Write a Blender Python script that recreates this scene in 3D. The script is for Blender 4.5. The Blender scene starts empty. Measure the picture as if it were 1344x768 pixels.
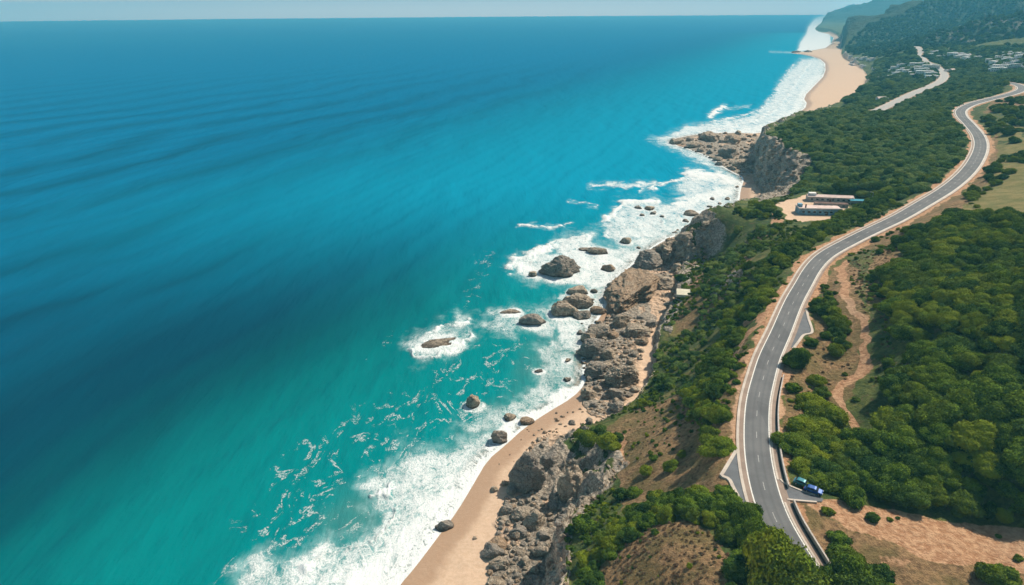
import bpy, math, random
import numpy as np
from mathutils import Vector
R = math.radians
rng = np.random.default_rng(7)
random.seed(7)
scene = bpy.context.scene
COL = scene.collection

# ------------------------------------------------------------------ camera model
CW, CH, FPX = 1344.0, 768.0, 896.0
CAMZ = 155.0
PITCH, ROLL = R(22.36), R(0.42)
r0 = np.array([1., 0, 0]); u0 = np.array([0, math.sin(PITCH), math.cos(PITCH)]); FW = np.array([0, math.cos(PITCH), -math.sin(PITCH)])
RT = math.cos(ROLL) * r0 - math.sin(ROLL) * u0
UP = math.sin(ROLL) * r0 + math.cos(ROLL) * u0
CAM = np.array([0, 0, CAMZ])

def ray(px, py):
    return FW + RT * ((px - CW / 2) / FPX) + UP * ((CH / 2 - py) / FPX)
def un(px, py, z=0.0):                       # point of height z on the sight line
    d = ray(px, py); t = (z - CAMZ) / d[2]
    return CAM + d * t
def un_d(px, py, D):                         # point at distance D
    d = ray(px, py); return CAM + d * (D / d[1])
def proj(X, Y, Z):
    vx, vy, vz = X, Y, Z - CAMZ
    c = vx * FW[0] + vy * FW[1] + vz * FW[2]
    c = np.maximum(c, 1.0)
    a = vx * RT[0] + vy * RT[1] + vz * RT[2]
    b = vx * UP[0] + vy * UP[1] + vz * UP[2]
    return CW / 2 + FPX * a / c, CH / 2 - FPX * b / c, c

# ------------------------------------------------------------------ noise
def _hash(ix, iy, iz, seed):
    h = (ix.astype(np.int64) * 374761393 + iy.astype(np.int64) * 668265263 + iz.astype(np.int64) * 2147483647 + seed * 974711) & 0xffffffff
    h = ((h ^ (h >> 13)) * 1274126177) & 0xffffffff
    h = ((h ^ (h >> 16)) * 2246822519) & 0xffffffff
    return ((h ^ (h >> 15)) & 0xffff) / 65535.0
def vn2(x, y, seed=0):
    ix = np.floor(x); iy = np.floor(y); fx = x - ix; fy = y - iy
    fx = fx * fx * fx * (fx * (fx * 6 - 15) + 10); fy = fy * fy * fy * (fy * (fy * 6 - 15) + 10)
    z = np.zeros_like(ix)
    a = _hash(ix, iy, z, seed); b = _hash(ix + 1, iy, z, seed); c = _hash(ix, iy + 1, z, seed); d = _hash(ix + 1, iy + 1, z, seed)
    return (a + (b - a) * fx) * (1 - fy) + (c + (d - c) * fx) * fy
def fbm2(x, y, oct=4, seed=0):
    s = np.zeros_like(x); a = 0.5; t = 0
    c, sn = math.cos(0.6), math.sin(0.6)
    for k in range(oct):
        s += a * vn2(x, y, seed + k * 17); t += a; a *= 0.5
        x, y = (c * x - sn * y) * 2.03 + 11.3, (sn * x + c * y) * 2.03 + 5.1
    return s / t
def vn3(p, seed=0):
    i = np.floor(p); f = p - i; f = f * f * (3 - 2 * f)
    def hh(a, b, c): return _hash(i[:, 0] + a, i[:, 1] + b, i[:, 2] + c, seed)
    x0 = hh(0, 0, 0) * (1 - f[:, 0]) + hh(1, 0, 0) * f[:, 0]; x1 = hh(0, 1, 0) * (1 - f[:, 0]) + hh(1, 1, 0) * f[:, 0]
    x2 = hh(0, 0, 1) * (1 - f[:, 0]) + hh(1, 0, 1) * f[:, 0]; x3 = hh(0, 1, 1) * (1 - f[:, 0]) + hh(1, 1, 1) * f[:, 0]
    y0 = x0 * (1 - f[:, 1]) + x1 * f[:, 1]; y1 = x2 * (1 - f[:, 1]) + x3 * f[:, 1]
    return y0 * (1 - f[:, 2]) + y1 * f[:, 2]
def fbm3(p, oct=4, seed=0):
    s = 0; a = .5; t = 0
    for k in range(oct):
        s = s + a * vn3(p, seed + 31 * k); t += a; a *= .5; p = p * 2.07 + 3.7
    return s / t
def sst(a, b, x):
    t = np.clip((x - a) / (b - a), 0, 1); return t * t * (3 - 2 * t)

# ------------------------------------------------------------------ plan geometry helpers
def chaikin(P, n=1, closed=False):
    P = np.asarray(P, float)
    for _ in range(n):
        Q = [] if closed else [P[0]]
        m = len(P)
        for i in range(m if closed else m - 1):
            a, b = P[i], P[(i + 1) % m]
            Q += [a * .75 + b * .25, a * .25 + b * .75]
        if not closed: Q.append(P[-1])
        P = np.array(Q)
    return P
def inside(x, y, poly):
    c = np.zeros(x.shape, bool); n = len(poly)
    for i in range(n):
        x1, y1 = poly[i][0], poly[i][1]; x2, y2 = poly[(i + 1) % n][0], poly[(i + 1) % n][1]
        if y1 == y2: continue
        m = ((y1 > y) != (y2 > y)) & (x < (x2 - x1) * (y - y1) / (y2 - y1) + x1)
        c ^= m
    return c
def pdist(x, y, line, closed=False, vals=None):
    best = np.full(x.shape, 1e18); bv = np.zeros(x.shape) if vals is not None else None
    n = len(line)
    for i in range(n if closed else n - 1):
        ax, ay = line[i][0], line[i][1]; bx, by = line[(i + 1) % n][0], line[(i + 1) % n][1]
        dx, dy = bx - ax, by - ay; L = dx * dx + dy * dy + 1e-12
        t = np.clip(((x - ax) * dx + (y - ay) * dy) / L, 0, 1)
        d = (x - ax - t * dx) ** 2 + (y - ay - t * dy) ** 2
        m = d < best; best = np.where(m, d, best)
        if vals is not None: bv = np.where(m, vals[i] * (1 - t) + vals[(i + 1) % n] * t, bv)
    best = np.sqrt(best)
    return (best, bv) if vals is not None else best
def sdist(x, y, poly):                        # positive inside
    d = pdist(x, y, poly, True); return np.where(inside(x, y, poly), d, -d)

# ------------------------------------------------------------------ the coast: three lines
FAR = [[9000, 20000], [40000, 20000], [40000, -600], [-60, -600]]
Wpx = [(455, 900), (500, 805), (525, 768), (545, 745), (575, 705), (600, 672), (622, 635), (640, 604), (662, 586), (688, 562), (718, 542), (752, 522),
       (768, 505), (770, 488), (768, 465), (772, 445), (782, 425), (795, 405), (800, 388), (812, 368), (828, 350), (850, 330), (872, 316), (897, 306),
       (925, 297), (943, 286), (962, 275), (971, 264), (972, 250), (978, 233), (966, 228), (945, 216), (936, 207), (906, 196), (885, 190), (880, 183), (915, 176),
       (960, 174), (1000, 176), (1018, 165), (1046, 151), (1061, 138), (1054, 128), (1068, 114), (1084, 97), (1083, 80), (1060, 72), (1035, 69.5), (1060, 67.5),
       (1090, 62), (1096, 47), (1068, 40), (1076, 31), (1092, 25)]
Wl = [un(a, b)[:2] for a, b in Wpx]
Wl = list(chaikin(Wl, 1)) + [np.array(p) for p in FAR]
Fpx = [(680, 900, 3), (700, 800, 3), (709, 768, 3), (720, 742, 3), (731, 716, 3), (735, 690, 3), (727, 665, 3), (719, 640, 3), (712, 615, 3), (706, 594, 3), (724, 575, 3), (748, 566, 3), (795, 556, 3), (836, 530, 3),
       (858, 480, 3), (858, 436, 3), (880, 395, 3), (886, 366, 3), (884, 352, 3), (872, 336, 2), (878, 314, 2), (905, 300, 2), (950, 279, 2), (985, 268, 3), (1000, 262, 3),
       (1001, 250, 3), (988, 233, 3), (990, 226, 3), (984, 212, 3), (978, 196, 3), (992, 184, 3), (1010, 176, 3), (1036, 163, 3), (1075, 148, 3), (1110, 135, 3), (1137, 110, 3),
       (1138, 95, 3), (1118, 82, 3), (1105, 74, 3), (1104, 66, 3), (1105, 50, 3), (1085, 41, 3), (1066, 39, 3), (1079, 30.5, 3), (1095, 24.8, 3)]
Fl = list(chaikin([un(*p)[:2] for p in Fpx], 1)) + [np.array(p) for p in [[9300, 19900], [39900, 19900], [39900, -600], [-25, -600]]]
Tpx = [(760, 900, 36), (752, 800, 32), (752, 768, 30), (750, 738, 27), (746, 702, 23), (744, 674, 21), (778, 660, 17), (800, 640, 19), (808, 615, 18), (816, 590, 17), (806, 566, 14),
       (770, 556, 8), (760, 552, 9), (800, 548, 8), (842, 522, 8), (864, 480, 8), (864, 438, 8), (888, 394, 9), (895, 362, 9), (908, 345, 9), (926, 333, 12),
       (905, 312, 20), (880, 318, 10), (898, 302, 20), (920, 293, 28), (942, 285, 33), (964, 274, 33), (982, 266, 32), (1004, 259, 28), (1040, 256, 20), (1046, 240, 22), (1064, 214, 34),
       (1046, 198, 38), (1020, 186, 38), (1003, 177, 36), (1012, 170, 36), (1038, 157, 34), (1061, 148, 32), (1097, 141, 25), (1140, 111, 8), (1142, 95, 8), (1122, 81, 10),
       (1109, 73, 12), (1110, 64, 12), (1110, 49, 14), (1090, 38, 25), (1072, 38, 20), (1084, 29, 25), (1100, 24, 40)]
Tw = [un(*p) for p in Tpx]
Tl = list(chaikin([p[:2] for p in Tw], 1)) + [np.array(p) for p in [[9600, 19800], [39800, 19800], [39800, -600], [20, -600]]]

ROAD = [(1150, 960, 45), (1100, 840, 45), (1072, 780, 45), (1044, 728, 45), (1017, 683, 45), (1002, 637, 45), (993.5, 588, 45), (994, 531, 45), (1002, 496, 45), (1009, 471, 45),
        (1017, 453, 45), (1025, 436, 45), (1031, 421, 45), (1042, 395, 45), (1054, 374, 45), (1066, 353, 45.5), (1083, 335, 46), (1110, 319.5, 46.5), (1143, 303, 47),
        (1179, 286, 48), (1212, 267, 49), (1243, 248, 50), (1266, 229, 51), (1280, 211, 52), (1287, 193, 53), (1284, 178, 54), (1272, 163, 54.5), (1262, 152, 55), (1262, 144, 55),
        (1276, 136.5, 56), (1300, 130, 57), (1325, 124, 58), (1340, 118.5, 58.5), (1341, 114, 58.5), (1333, 110.5, 59), (1322, 108, 58)]
def spl(P, n=6):
    P = np.asarray(P, float); Q = []
    E = np.vstack([2 * P[0] - P[1], P, 2 * P[-1] - P[-2]])
    for i in range(1, len(E) - 2):
        a, b, c, d = E[i - 1], E[i], E[i + 1], E[i + 2]
        for k in range(n):
            t = k / n
            Q.append(.5 * ((2 * b) + (c - a) * t + (2 * a - 5 * b + 4 * c - d) * t * t + (3 * b - a - 3 * c + d) * t ** 3))
    Q.append(P[-1]); return np.array(Q)
def resample(P, step):
    s = np.r_[0, np.cumsum(np.linalg.norm(np.diff(P[:, :2], axis=0), axis=1))]
    n = max(2, int(s[-1] / step)); q = np.linspace(0, s[-1], n)
    return np.stack([np.interp(q, s, P[:, k]) for k in range(P.shape[1])], 1)
Rw = spl([un(*p) for p in ROAD], 6)
Rw = resample(Rw, 3.0)
for _ in range(6):
    Rw[1:-1] = .25 * Rw[:-2] + .5 * Rw[1:-1] + .25 * Rw[2:]
def road_hw(P):                               # half width of the carriageway
    d = P[:, 1]; return 3.5 + 1.1 * sst(260, 520, d) + 1.5 * sst(600, 1200, d)

ROAD2 = [(1150, 146, 30), (1171, 136, 32), (1183, 130, 33), (1200, 122, 35), (1215, 116, 36), (1224, 112, 36), (1234, 107, 37), (1239.5, 100, 37), (1236, 93, 38), (1227, 86, 40),
         (1217, 82, 44), (1211, 77, 46), (1205, 72, 48), (1209, 67, 52), (1203, 61, 58)]
R2w = resample(spl([un(*p) for p in ROAD2], 5), 9.0)

# ------------------------------------------------------------------ upland height: interpolated spot heights
SPOT = [(900, 950, 44), (820, 830, 36), (870, 720, 44), (830, 700, 38), (900, 690, 44), (950, 765, 48), (980, 720, 46), (860, 650, 31), (910, 650, 40), (950, 655, 43.5), (850, 600, 26), (900, 590, 32), (940, 590, 41),
        (900, 520, 24), (950, 480, 34), (965, 520, 42), (925, 430, 18), (960, 400, 30), (1000, 400, 42), (930, 360, 16), (975, 340, 32), (1020, 340, 42), (1010, 300, 38), (1060, 310, 43),
        (1030, 272, 35), (1085, 274, 38), (1120, 270, 40), (1060, 285, 38), (1100, 290, 43), (1150, 280, 45), (1100, 240, 40), (1180, 225, 48), (1200, 180, 48), (1150, 190, 42), (1100, 180, 40), (1060, 172, 38), (1230, 200, 51),
        (1240, 150, 51), (1200, 147, 40), (1150, 152, 32), (1250, 170, 53), (1240, 128, 46), (1290, 118, 48), (1170, 128, 24), (1200, 110, 26), (1250, 110, 36), (1300, 100, 42), (1344, 92, 50), (1400, 92, 60),
        (1250, 85, 40), (1160, 100, 12), (1190, 95, 16), (1150, 88, 12), (1220, 76, 42), (1300, 80, 55), (1344, 75, 70), (1150, 75, 20), (1130, 62, 20), (1180, 62, 30),
        (1040, 500, 44), (1060, 470, 44), (1060, 560, 43), (1045, 600, 43.5), (1100, 430, 46), (1130, 440, 47), (1130, 480, 45), (1110, 520, 43), (1125, 565, 42), (1100, 600, 42), (1150, 380, 52), (1110, 360, 47),
        (1150, 330, 50), (1200, 420, 57), (1250, 400, 61), (1344, 420, 68), (1200, 480, 53), (1200, 560, 51), (1260, 560, 54), (1344, 560, 57), (1180, 610, 46), (1260, 610, 49), (1344, 625, 51), (1300, 668, 43), (1220, 650, 43), (1344, 690, 43), (1100, 668, 44),
        (1150, 690, 43), (1250, 715, 42), (1344, 740, 43), (1200, 745, 43), (1080, 720, 44), (1120, 768, 42), (1250, 790, 42), (1250, 330, 60), (1344, 300, 66), (1200, 300, 53), (1290, 285, 59), (1230, 280, 53), (1260, 262, 54),
        (1344, 240, 58), (1300, 215, 56), (1344, 190, 58), (1310, 160, 56), (1344, 145, 60), (1290, 190, 55),
        (1600, 300, 78), (1600, 420, 76), (1600, 560, 62), (1500, 640, 48), (1600, 700, 45), (1500, 850, 44), (1100, 950, 44), (1500, 190, 66), (1500, 140, 72), (1500, 100, 80), (1800, 500, 80),
        (1130, 50, 22), (1150, 40, 30), (1100, 34, 30), (1180, 45, 50), (1250, 60, 60), (1344, 50, 90)]
ctl = [un(*p) for p in SPOT] + list(Tw) + list(Rw[::6]) + [un(*p) for p in ROAD2[::2]]
ctl = np.array(ctl)
def qc(X, Y):
    r = np.hypot(X, Y); return np.arctan2(X, Y), np.log(np.maximum(r, 20)) * .8
cq = np.stack(qc(ctl[:, 0], ctl[:, 1]), 1)
EPS = 0.02
def phi(d2): return np.sqrt(d2 + EPS * EPS)
n = len(ctl)
A = phi(((cq[:, None] - cq[None]) ** 2).sum(2)) + np.eye(n) * -0.0008
M = np.zeros((n + 3, n + 3)); M[:n, :n] = A; M[:n, n] = 1; M[:n, n + 1:] = cq; M[n, :n] = 1; M[n + 1:, :n] = cq.T
wts = np.linalg.solve(M, np.r_[ctl[:, 2], 0, 0, 0])
def Bh(X, Y):
    a, b = qc(X, Y); s = wts[n] + wts[n + 1] * a + wts[n + 2] * b
    for i in range(n):
        s = s + wts[i] * np.sqrt((a - cq[i, 0]) ** 2 + (b - cq[i, 1]) ** 2 + EPS * EPS)
    return np.clip(s, 4, 130)

MTN = [  # crest lines (px, py, distance) and flank widths
    ([(1112, 49, 4300), (1128, 40, 4200), (1143, 31, 4100), (1169, 18, 4000), (1180, 18, 3950), (1205, 8, 3900), (1240, -2, 3800), (1300, -25, 3700), (1420, -50, 3600), (1700, -80, 3500)], 1500, 1.25),
    ([(1215, 64, 2750), (1235, 58, 2700), (1265, 47, 2600), (1300, 35, 2500), (1344, 18, 2400), (1420, -12, 2300), (1600, -40, 2200)], 650, 1.1),
    ([(1166, 82, 2050), (1174, 73, 2100), (1186, 69, 2150), (1200, 71, 2100), (1212, 78, 2000)], 210, 1.0),
    ([(1078, 29, 7500), (1107, 21, 7500), (1143, 14, 7800), (1170, 7, 7900), (1192, 0, 8000), (1260, -25, 8200), (1400, -40, 8000)], 1700, 1.1),
    ([(1095, 17, 11000), (1123, 14.5, 11000), (1153, 4, 11500), (1169, 6, 12000), (1190, 2, 12000), (1260, -12, 12400)], 2000, 1.1)]
MTN = [(np.array([un_d(*p) for p in L]), w, e) for L, w, e in MTN]

# flat pads for lay-bys, compound yard
PADS = [([(966, 590), (948, 621.7), (956, 628), (969, 655), (980, 668), (984, 640), (976, 600)], 45.0, 5),
        ([(1014, 612), (1023, 629.5), (1030, 635), (1049, 643.6), (1074, 650.6), (1082, 655), (1079, 659), (1034, 656), (1022, 656), (1010, 625)], 45.0, 5),
        ([(1058, 405), (1068, 437), (1055, 441), (1040, 460), (1034, 452), (1050, 418)], 45.2, 5),
        ([(1018, 270), (1045, 260), (1062, 253), (1120, 258), (1140, 264), (1100, 284), (1080, 290), (1055, 292), (1035, 287)], 38.0, 12)]
PADSW = [(np.array([un(a, b, z)[:2] for a, b in P]), z, m) for P, z, m in PADS]

def height(X, Y):
    dW = sdist(X, Y, Wl); dF = sdist(X, Y, Fl); dT = sdist(X, Y, Tl)
    B = Bh(X, Y)
    r = np.hypot(X, Y)
    far = sst(900, 2500, r)
    hb = np.where(dW > 0, 3.2 * (1 - np.exp(-np.maximum(dW, 0) / 22)), np.maximum(-12, dW * .085))
    hb = hb + np.where(dW > 2, (fbm2(X / 9, Y / 9, 3, 5) - .5) * .5 * sst(2, 12, dW), 0)
    B = B + (fbm2(X / 26, Y / 26, 4, 9) - .5) * 3.0 * (1 + 3 * far) + (fbm2(X / 150, Y / 150, 3, 21) - .5) * 30 * far * sst(20, 200, dT)
    mt = np.zeros_like(X)
    for L, w, e in MTN:
        d, z = pdist(X, Y, L, vals=L[:, 2])
        ww = w * (.8 + .5 * fbm2(X / (w * .35), Y / (w * .35), 3, 3))
        t = np.clip(1 - d / ww, 0, 1)
        rid = 1 - np.abs(2 * fbm2(X / (w * .22), Y / (w * .22), 4, 8) - 1)
        mt = np.maximum(mt, z * (t ** e) * (1 + 1.0 * (rid - .62) * sst(.02, .3, 1 - t)))
    B = np.maximum(B * (1 - .6 * sst(30, 120, mt)) , mt) + np.where(mt > 30, 0, 0)
    t = np.clip(dF / np.maximum(dF - dT, 1e-3), 0, 1)
    wob = (fbm2(X / 14, Y / 14, 4, 33) - .5) * .7
    tt = np.clip(t + wob * np.clip(4 * t * (1 - t), 0, 1), 0, 1)
    cliff = (dF > 0) & (dT < 0)
    h = np.where(dF <= 0, hb, np.where(dT >= 0, B, hb + (B - hb) * sst(0, .92, tt)))
    rugged = np.where(cliff, np.clip((B - hb) / 14, 0, 1) * sst(0, .15, t) * sst(0, .2, 1 - t), 0)
    rr = 1 - np.abs(2 * fbm2(X / 11, Y / 11, 5, 44) - 1)
    h = h + rugged * (rr - .6) * 9 * (1 - .4 * far)
    # rocky platforms near the waterline
    # roads and pads are levelled
    dR, zR = pdist(X, Y, Rw, vals=Rw[:, 2])
    hw = 3.5 + 1.1 * sst(260, 520, Y) + 1.5 * sst(600, 1200, Y)
    k = sst(hw + 2.9, hw + 13, dR); h = np.where(dR < hw + 14, (zR - .25) * (1 - k) + h * k, h)
    d2, z2 = pdist(X, Y, R2w, vals=R2w[:, 2])
    k = sst(9, 45, d2); h = np.where(d2 < 46, (z2 - .8) * (1 - k) + h * k, h)
    for P, z, m in PADSW:
        s = sdist(X, Y, P); k = sst(-m, 1.2 if m < 9 else 0, s)
        h = h * (1 - k) + (z - .25) * k
    return h, dW, dF, dT, t, cliff, dR, hw, d2, mt

# ------------------------------------------------------------------ terrain grid (bearing x log distance)
AZ = np.radians(np.r_[np.arange(-40, -14, .4), np.arange(-14, 40, .1), np.arange(40, 56, .25)])
LR = np.r_[np.arange(math.log(95), math.log(1500), .0042), np.arange(math.log(1500), math.log(15500), .009)]
GA, GL = np.meshgrid(AZ, LR)
GX = np.exp(GL) * np.sin(GA); GY = np.exp(GL) * np.cos(GA)
sh = GX.shape
res = height(GX.ravel(), GY.ravel())
GH, gW, gF, gT, gt, gC, gR, gHW, gR2, gM = [a.reshape(sh) for a in res]

def hgt(X, Y, arr=None):
    arr = GH if arr is None else arr
    X = np.atleast_1d(np.asarray(X, float)); Y = np.atleast_1d(np.asarray(Y, float))
    a = np.interp(np.arctan2(X, Y), AZ, np.arange(len(AZ))); l = np.interp(np.log(np.maximum(np.hypot(X, Y), 1)), LR, np.arange(len(LR)))
    i = np.clip(np.floor(l).astype(int), 0, sh[0] - 2); j = np.clip(np.floor(a).astype(int), 0, sh[1] - 2)
    fl = l - i; fa = a - j
    return (arr[i, j] * (1 - fa) + arr[i, j + 1] * fa) * (1 - fl) + (arr[i + 1, j] * (1 - fa) + arr[i + 1, j + 1] * fa) * fl
_T = np.exp(np.arange(math.log(90), math.log(9000), .002))
def hit(px, py):                              # where a sight line meets land or sea
    d = ray(px, py); d = d / math.hypot(d[0], d[1])
    X, Y, Z = d[0] * _T, d[1] * _T, CAMZ + d[2] * _T
    m = Z < np.maximum(hgt(X, Y), 0)
    i = int(np.argmax(m)) if m.any() else len(_T) - 1
    return np.array([X[i], Y[i], max(float(hgt(X[i], Y[i])[0]), 0.0)])

# ------------------------------------------------------------------ mesh + object helpers
def tag(o, label=None, cat=None, group=None, kind=None):
    if label: o['label'] = label
    if cat: o['category'] = cat
    if group: o['group'] = group
    if kind: o['kind'] = kind
    return o
def np_mesh(name, V, Fq, mats=None, smooth=False):
    me = bpy.data.meshes.new(name)
    V = np.asarray(V, np.float32); Fq = np.asarray(Fq, np.int32)
    me.vertices.add(len(V)); me.vertices.foreach_set('co', V.ravel())
    k = Fq.shape[1]; me.loops.add(Fq.size); me.loops.foreach_set('vertex_index', Fq.ravel())
    me.polygons.add(len(Fq)); me.polygons.foreach_set('loop_start', np.arange(0, Fq.size, k, dtype=np.int32))
    me.polygons.foreach_set('loop_total', np.full(len(Fq), k, np.int32))
    me.polygons.foreach_set('use_smooth', np.full(len(Fq), smooth))
    for m in (mats or []): me.materials.append(m)
    me.update(calc_edges=True); return me
def link(name, me, parent=None, loc=None):
    o = bpy.data.objects.new(name, me); COL.objects.link(o)
    if parent: o.parent = parent
    if loc is not None: o.location = loc
    return o
def empty(name, loc, rz=0):
    o = bpy.data.objects.new(name, None); COL.objects.link(o); o.location = loc; o.rotation_euler = (0, 0, rz); o.empty_display_size = .5
    return o
class MB:                                     # collects polygons of one mesh
    def __init__(s): s.v = []; s.f = []
    def add(s, V, Fs):
        b = len(s.v); s.v += [tuple(v) for v in V]; s.f += [tuple(i + b for i in f) for f in Fs]
    def box(s, c, d, rz=0):
        x, y, z = d[0] / 2, d[1] / 2, d[2] / 2; cs, sn = math.cos(rz), math.sin(rz)
        V = [(c[0] + a * x * cs - b * y * sn, c[1] + a * x * sn + b * y * cs, c[2] + e * z) for a in (-1, 1) for b in (-1, 1) for e in (-1, 1)]
        s.add(V, [(0, 1, 3, 2), (4, 6, 7, 5), (0, 4, 5, 1), (2, 3, 7, 6), (0, 2, 6, 4), (1, 5, 7, 3)])
    def cyl(s, a, b, ra, rb=None, n=10):
        rb = ra if rb is None else rb
        a = Vector(a); b = Vector(b); d = (b - a).normalized()
        u = d.orthogonal().normalized(); w = d.cross(u)
        V = []
        for P, r in ((a, ra), (b, rb)):
            for k in range(n):
                t = 2 * math.pi * k / n; V.append(P + u * (r * math.cos(t)) + w * (r * math.sin(t)))
        s.add(V, [(k, (k + 1) % n, n + (k + 1) % n, n + k) for k in range(n)] + [tuple(range(n))[::-1], tuple(range(n, 2 * n))])
    def build(s, name, mat, parent=None, loc=None, smooth=False, bevel=0):
        me = bpy.data.meshes.new(name); me.from_pydata(s.v, [], s.f); me.materials.append(mat); me.update()
        if smooth:
            for p in me.polygons: p.use_smooth = True
        o = link(name, me, parent, loc)
        if bevel:
            m = o.modifiers.new('bevel', 'BEVEL'); m.width = bevel; m.segments = 2
        return o
def fattr(me, name, a):
    at = me.attributes.new(name, 'FLOAT', 'POINT'); at.data.foreach_set('value', np.asarray(a, np.float32).ravel())

# ------------------------------------------------------------------ materials
class NT:
    def __init__(s, name):
        s.m = bpy.data.materials.new(name); s.m.use_nodes = True; s.t = s.m.node_tree; s.n = s.t.nodes; s.l = s.t.links
        s.b = s.n['Principled BSDF']; s.out = s.n['Material Output']
    def new(s, typ, **kw):
        nd = s.n.new(typ)
        for k, v in kw.items(): setattr(nd, k, v)
        return nd
    def put(s, inp, v):
        if isinstance(v, bpy.types.NodeSocket): s.l.new(v, inp)
        else:
            if hasattr(inp, 'default_value') and not isinstance(inp.default_value, float) and isinstance(v, (tuple, list)) and len(v) == 3 and len(inp.default_value) == 4: v = (*v, 1)
            inp.default_value = v
    def attr(s, name): return s.new('ShaderNodeAttribute', attribute_name=name).outputs['Fac']
    def pos(s): return s.new('ShaderNodeNewGeometry').outputs['Position']
    def obj(s): return s.new('ShaderNodeTexCoord').outputs['Object']
    def mapping(s, v, scale=(1, 1, 1), rot=(0, 0, 0), loc=(0, 0, 0)):
        m = s.new('ShaderNodeMapping'); s.l.new(v, m.inputs['Vector']); m.inputs['Scale'].default_value = scale; m.inputs['Rotation'].default_value = rot; m.inputs['Location'].default_value = loc
        return m.outputs[0]
    def noise(s, v, scale, detail=4, rough=.55, dist=0):
        m = s.new('ShaderNodeTexNoise'); s.l.new(v, m.inputs['Vector']); m.inputs['Scale'].default_value = scale; m.inputs['Detail'].default_value = detail
        m.inputs['Roughness'].default_value = rough; m.inputs['Distortion'].default_value = dist; return m.outputs['Fac']
    def voro(s, v, scale, feature='F1', out='Distance'):
        m = s.new('ShaderNodeTexVoronoi', feature=feature); s.l.new(v, m.inputs['Vector']); m.inputs['Scale'].default_value = scale; return m.outputs[out]
    def math(s, op, a, b=0.0, c=None, clamp=False):
        m = s.new('ShaderNodeMath', operation=op); m.use_clamp = clamp
        s.put(m.inputs[0], a); s.put(m.inputs[1], b)
        if c is not None: s.put(m.inputs[2], c)
        return m.outputs[0]
    def ss(s, x, a, b):                        # smoothstep a..b of x -> 0..1
        m = s.new('ShaderNodeMapRange', interpolation_type='SMOOTHSTEP'); s.put(m.inputs['Value'], x)
        s.put(m.inputs['From Min'], a); s.put(m.inputs['From Max'], b); return m.outputs[0]
    def mix(s, f, a, b):
        m = s.new('ShaderNodeMix', data_type='RGBA'); s.put(m.inputs[0], f); s.put(m.inputs[6], a); s.put(m.inputs[7], b); return m.outputs[2]
    def bump(s, h, strength=.5, dist=1.0, normal=None):
        m = s.new('ShaderNodeBump'); s.put(m.inputs['Height'], h); m.inputs['Strength'].default_value = strength; m.inputs['Distance'].default_value = dist
        if normal: s.l.new(normal, m.inputs['Normal'])
        return m.outputs[0]
    def fin(s, col=None, rough=.9, normal=None, spec=.3):
        if col is not None: s.put(s.b.inputs['Base Color'], col)
        s.put(s.b.inputs['Roughness'], rough); s.b.inputs['Specular IOR Level'].default_value = spec
        if normal: s.l.new(normal, s.b.inputs['Normal'])
        return s.m

def simple(name, col, rough=.8, var=.15, scale=1.5, spec=.3, metal=0):
    t = NT(name); p = t.obj(); nz = t.noise(p, scale, 5)
    c2 = tuple(max(0, c * (1 - var * 2)) for c in col)
    t.b.inputs['Metallic'].default_value = metal
    return t.fin(t.mix(t.ss(nz, .35, .7), c2, col), rough, None, spec)

def rock_material():
    t = NT('coastal_rock'); p = t.pos()
    big = t.noise(p, .06, 3); mid = t.noise(p, .5, 6, .65); fine = t.noise(p, 2.6, 6, .7); oi = t.new('ShaderNodeObjectInfo').outputs['Random']
    strata = t.noise(t.mapping(p, (.12, .12, .9), (.5, .35, .6)), 1.3, 5, .6, .4)
    c = t.mix(t.ss(mid, .4, .6), (.40, .31, .22), (.74, .60, .44))
    c = t.mix(t.math('MULTIPLY', t.ss(big, .48, .6), .3), c, (.52, .44, .35))
    c = t.mix(t.math('MULTIPLY', t.ss(oi, .5, .8), .75), c, (.36, .33, .29))
    c = t.mix(t.math('MULTIPLY', t.ss(oi, .12, .02), .6), c, (.48, .30, .17))
    c = t.mix(t.math('MULTIPLY', t.ss(strata, .52, .66), .55), c, (.54, .44, .32))
    c = t.mix(t.math('MULTIPLY', t.ss(fine, .53, .66), .55), c, (.14, .11, .085))
    c = t.mix(t.math('MULTIPLY', t.ss(t.noise(p, 1.1, 5, .7, .8), .54, .64), .45), c, (.17, .135, .10))
    z = t.new('ShaderNodeSeparateXYZ'); t.l.new(p, z.inputs[0])
    wet = t.math('SUBTRACT', 1.0, t.ss(t.math('ADD', z.outputs[2], t.math('MULTIPLY', mid, 2.0)), 1.2, 2.6))
    c = t.mix(t.math('MULTIPLY', wet, .78), c, (.05, .045, .04))
    cr = t.voro(t.mapping(p, (1, 1, 1.4)), .45, 'DISTANCE_TO_EDGE')
    c = t.mix(t.math('MULTIPLY', t.math('SUBTRACT', 1.0, t.ss(cr, 0.0, .06)), .45), c, (.05, .042, .035))
    hgtn = t.math('ADD', t.math('MULTIPLY', mid, 1.0), t.math('ADD', t.math('MULTIPLY', fine, .45), t.math('MULTIPLY', t.math('ADD', strata, t.math('MINIMUM', cr, .12)), .8)))
    return t.fin(c, .9, t.bump(hgtn, 1.0, 2.2), .15)
ROCK = rock_material()

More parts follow.
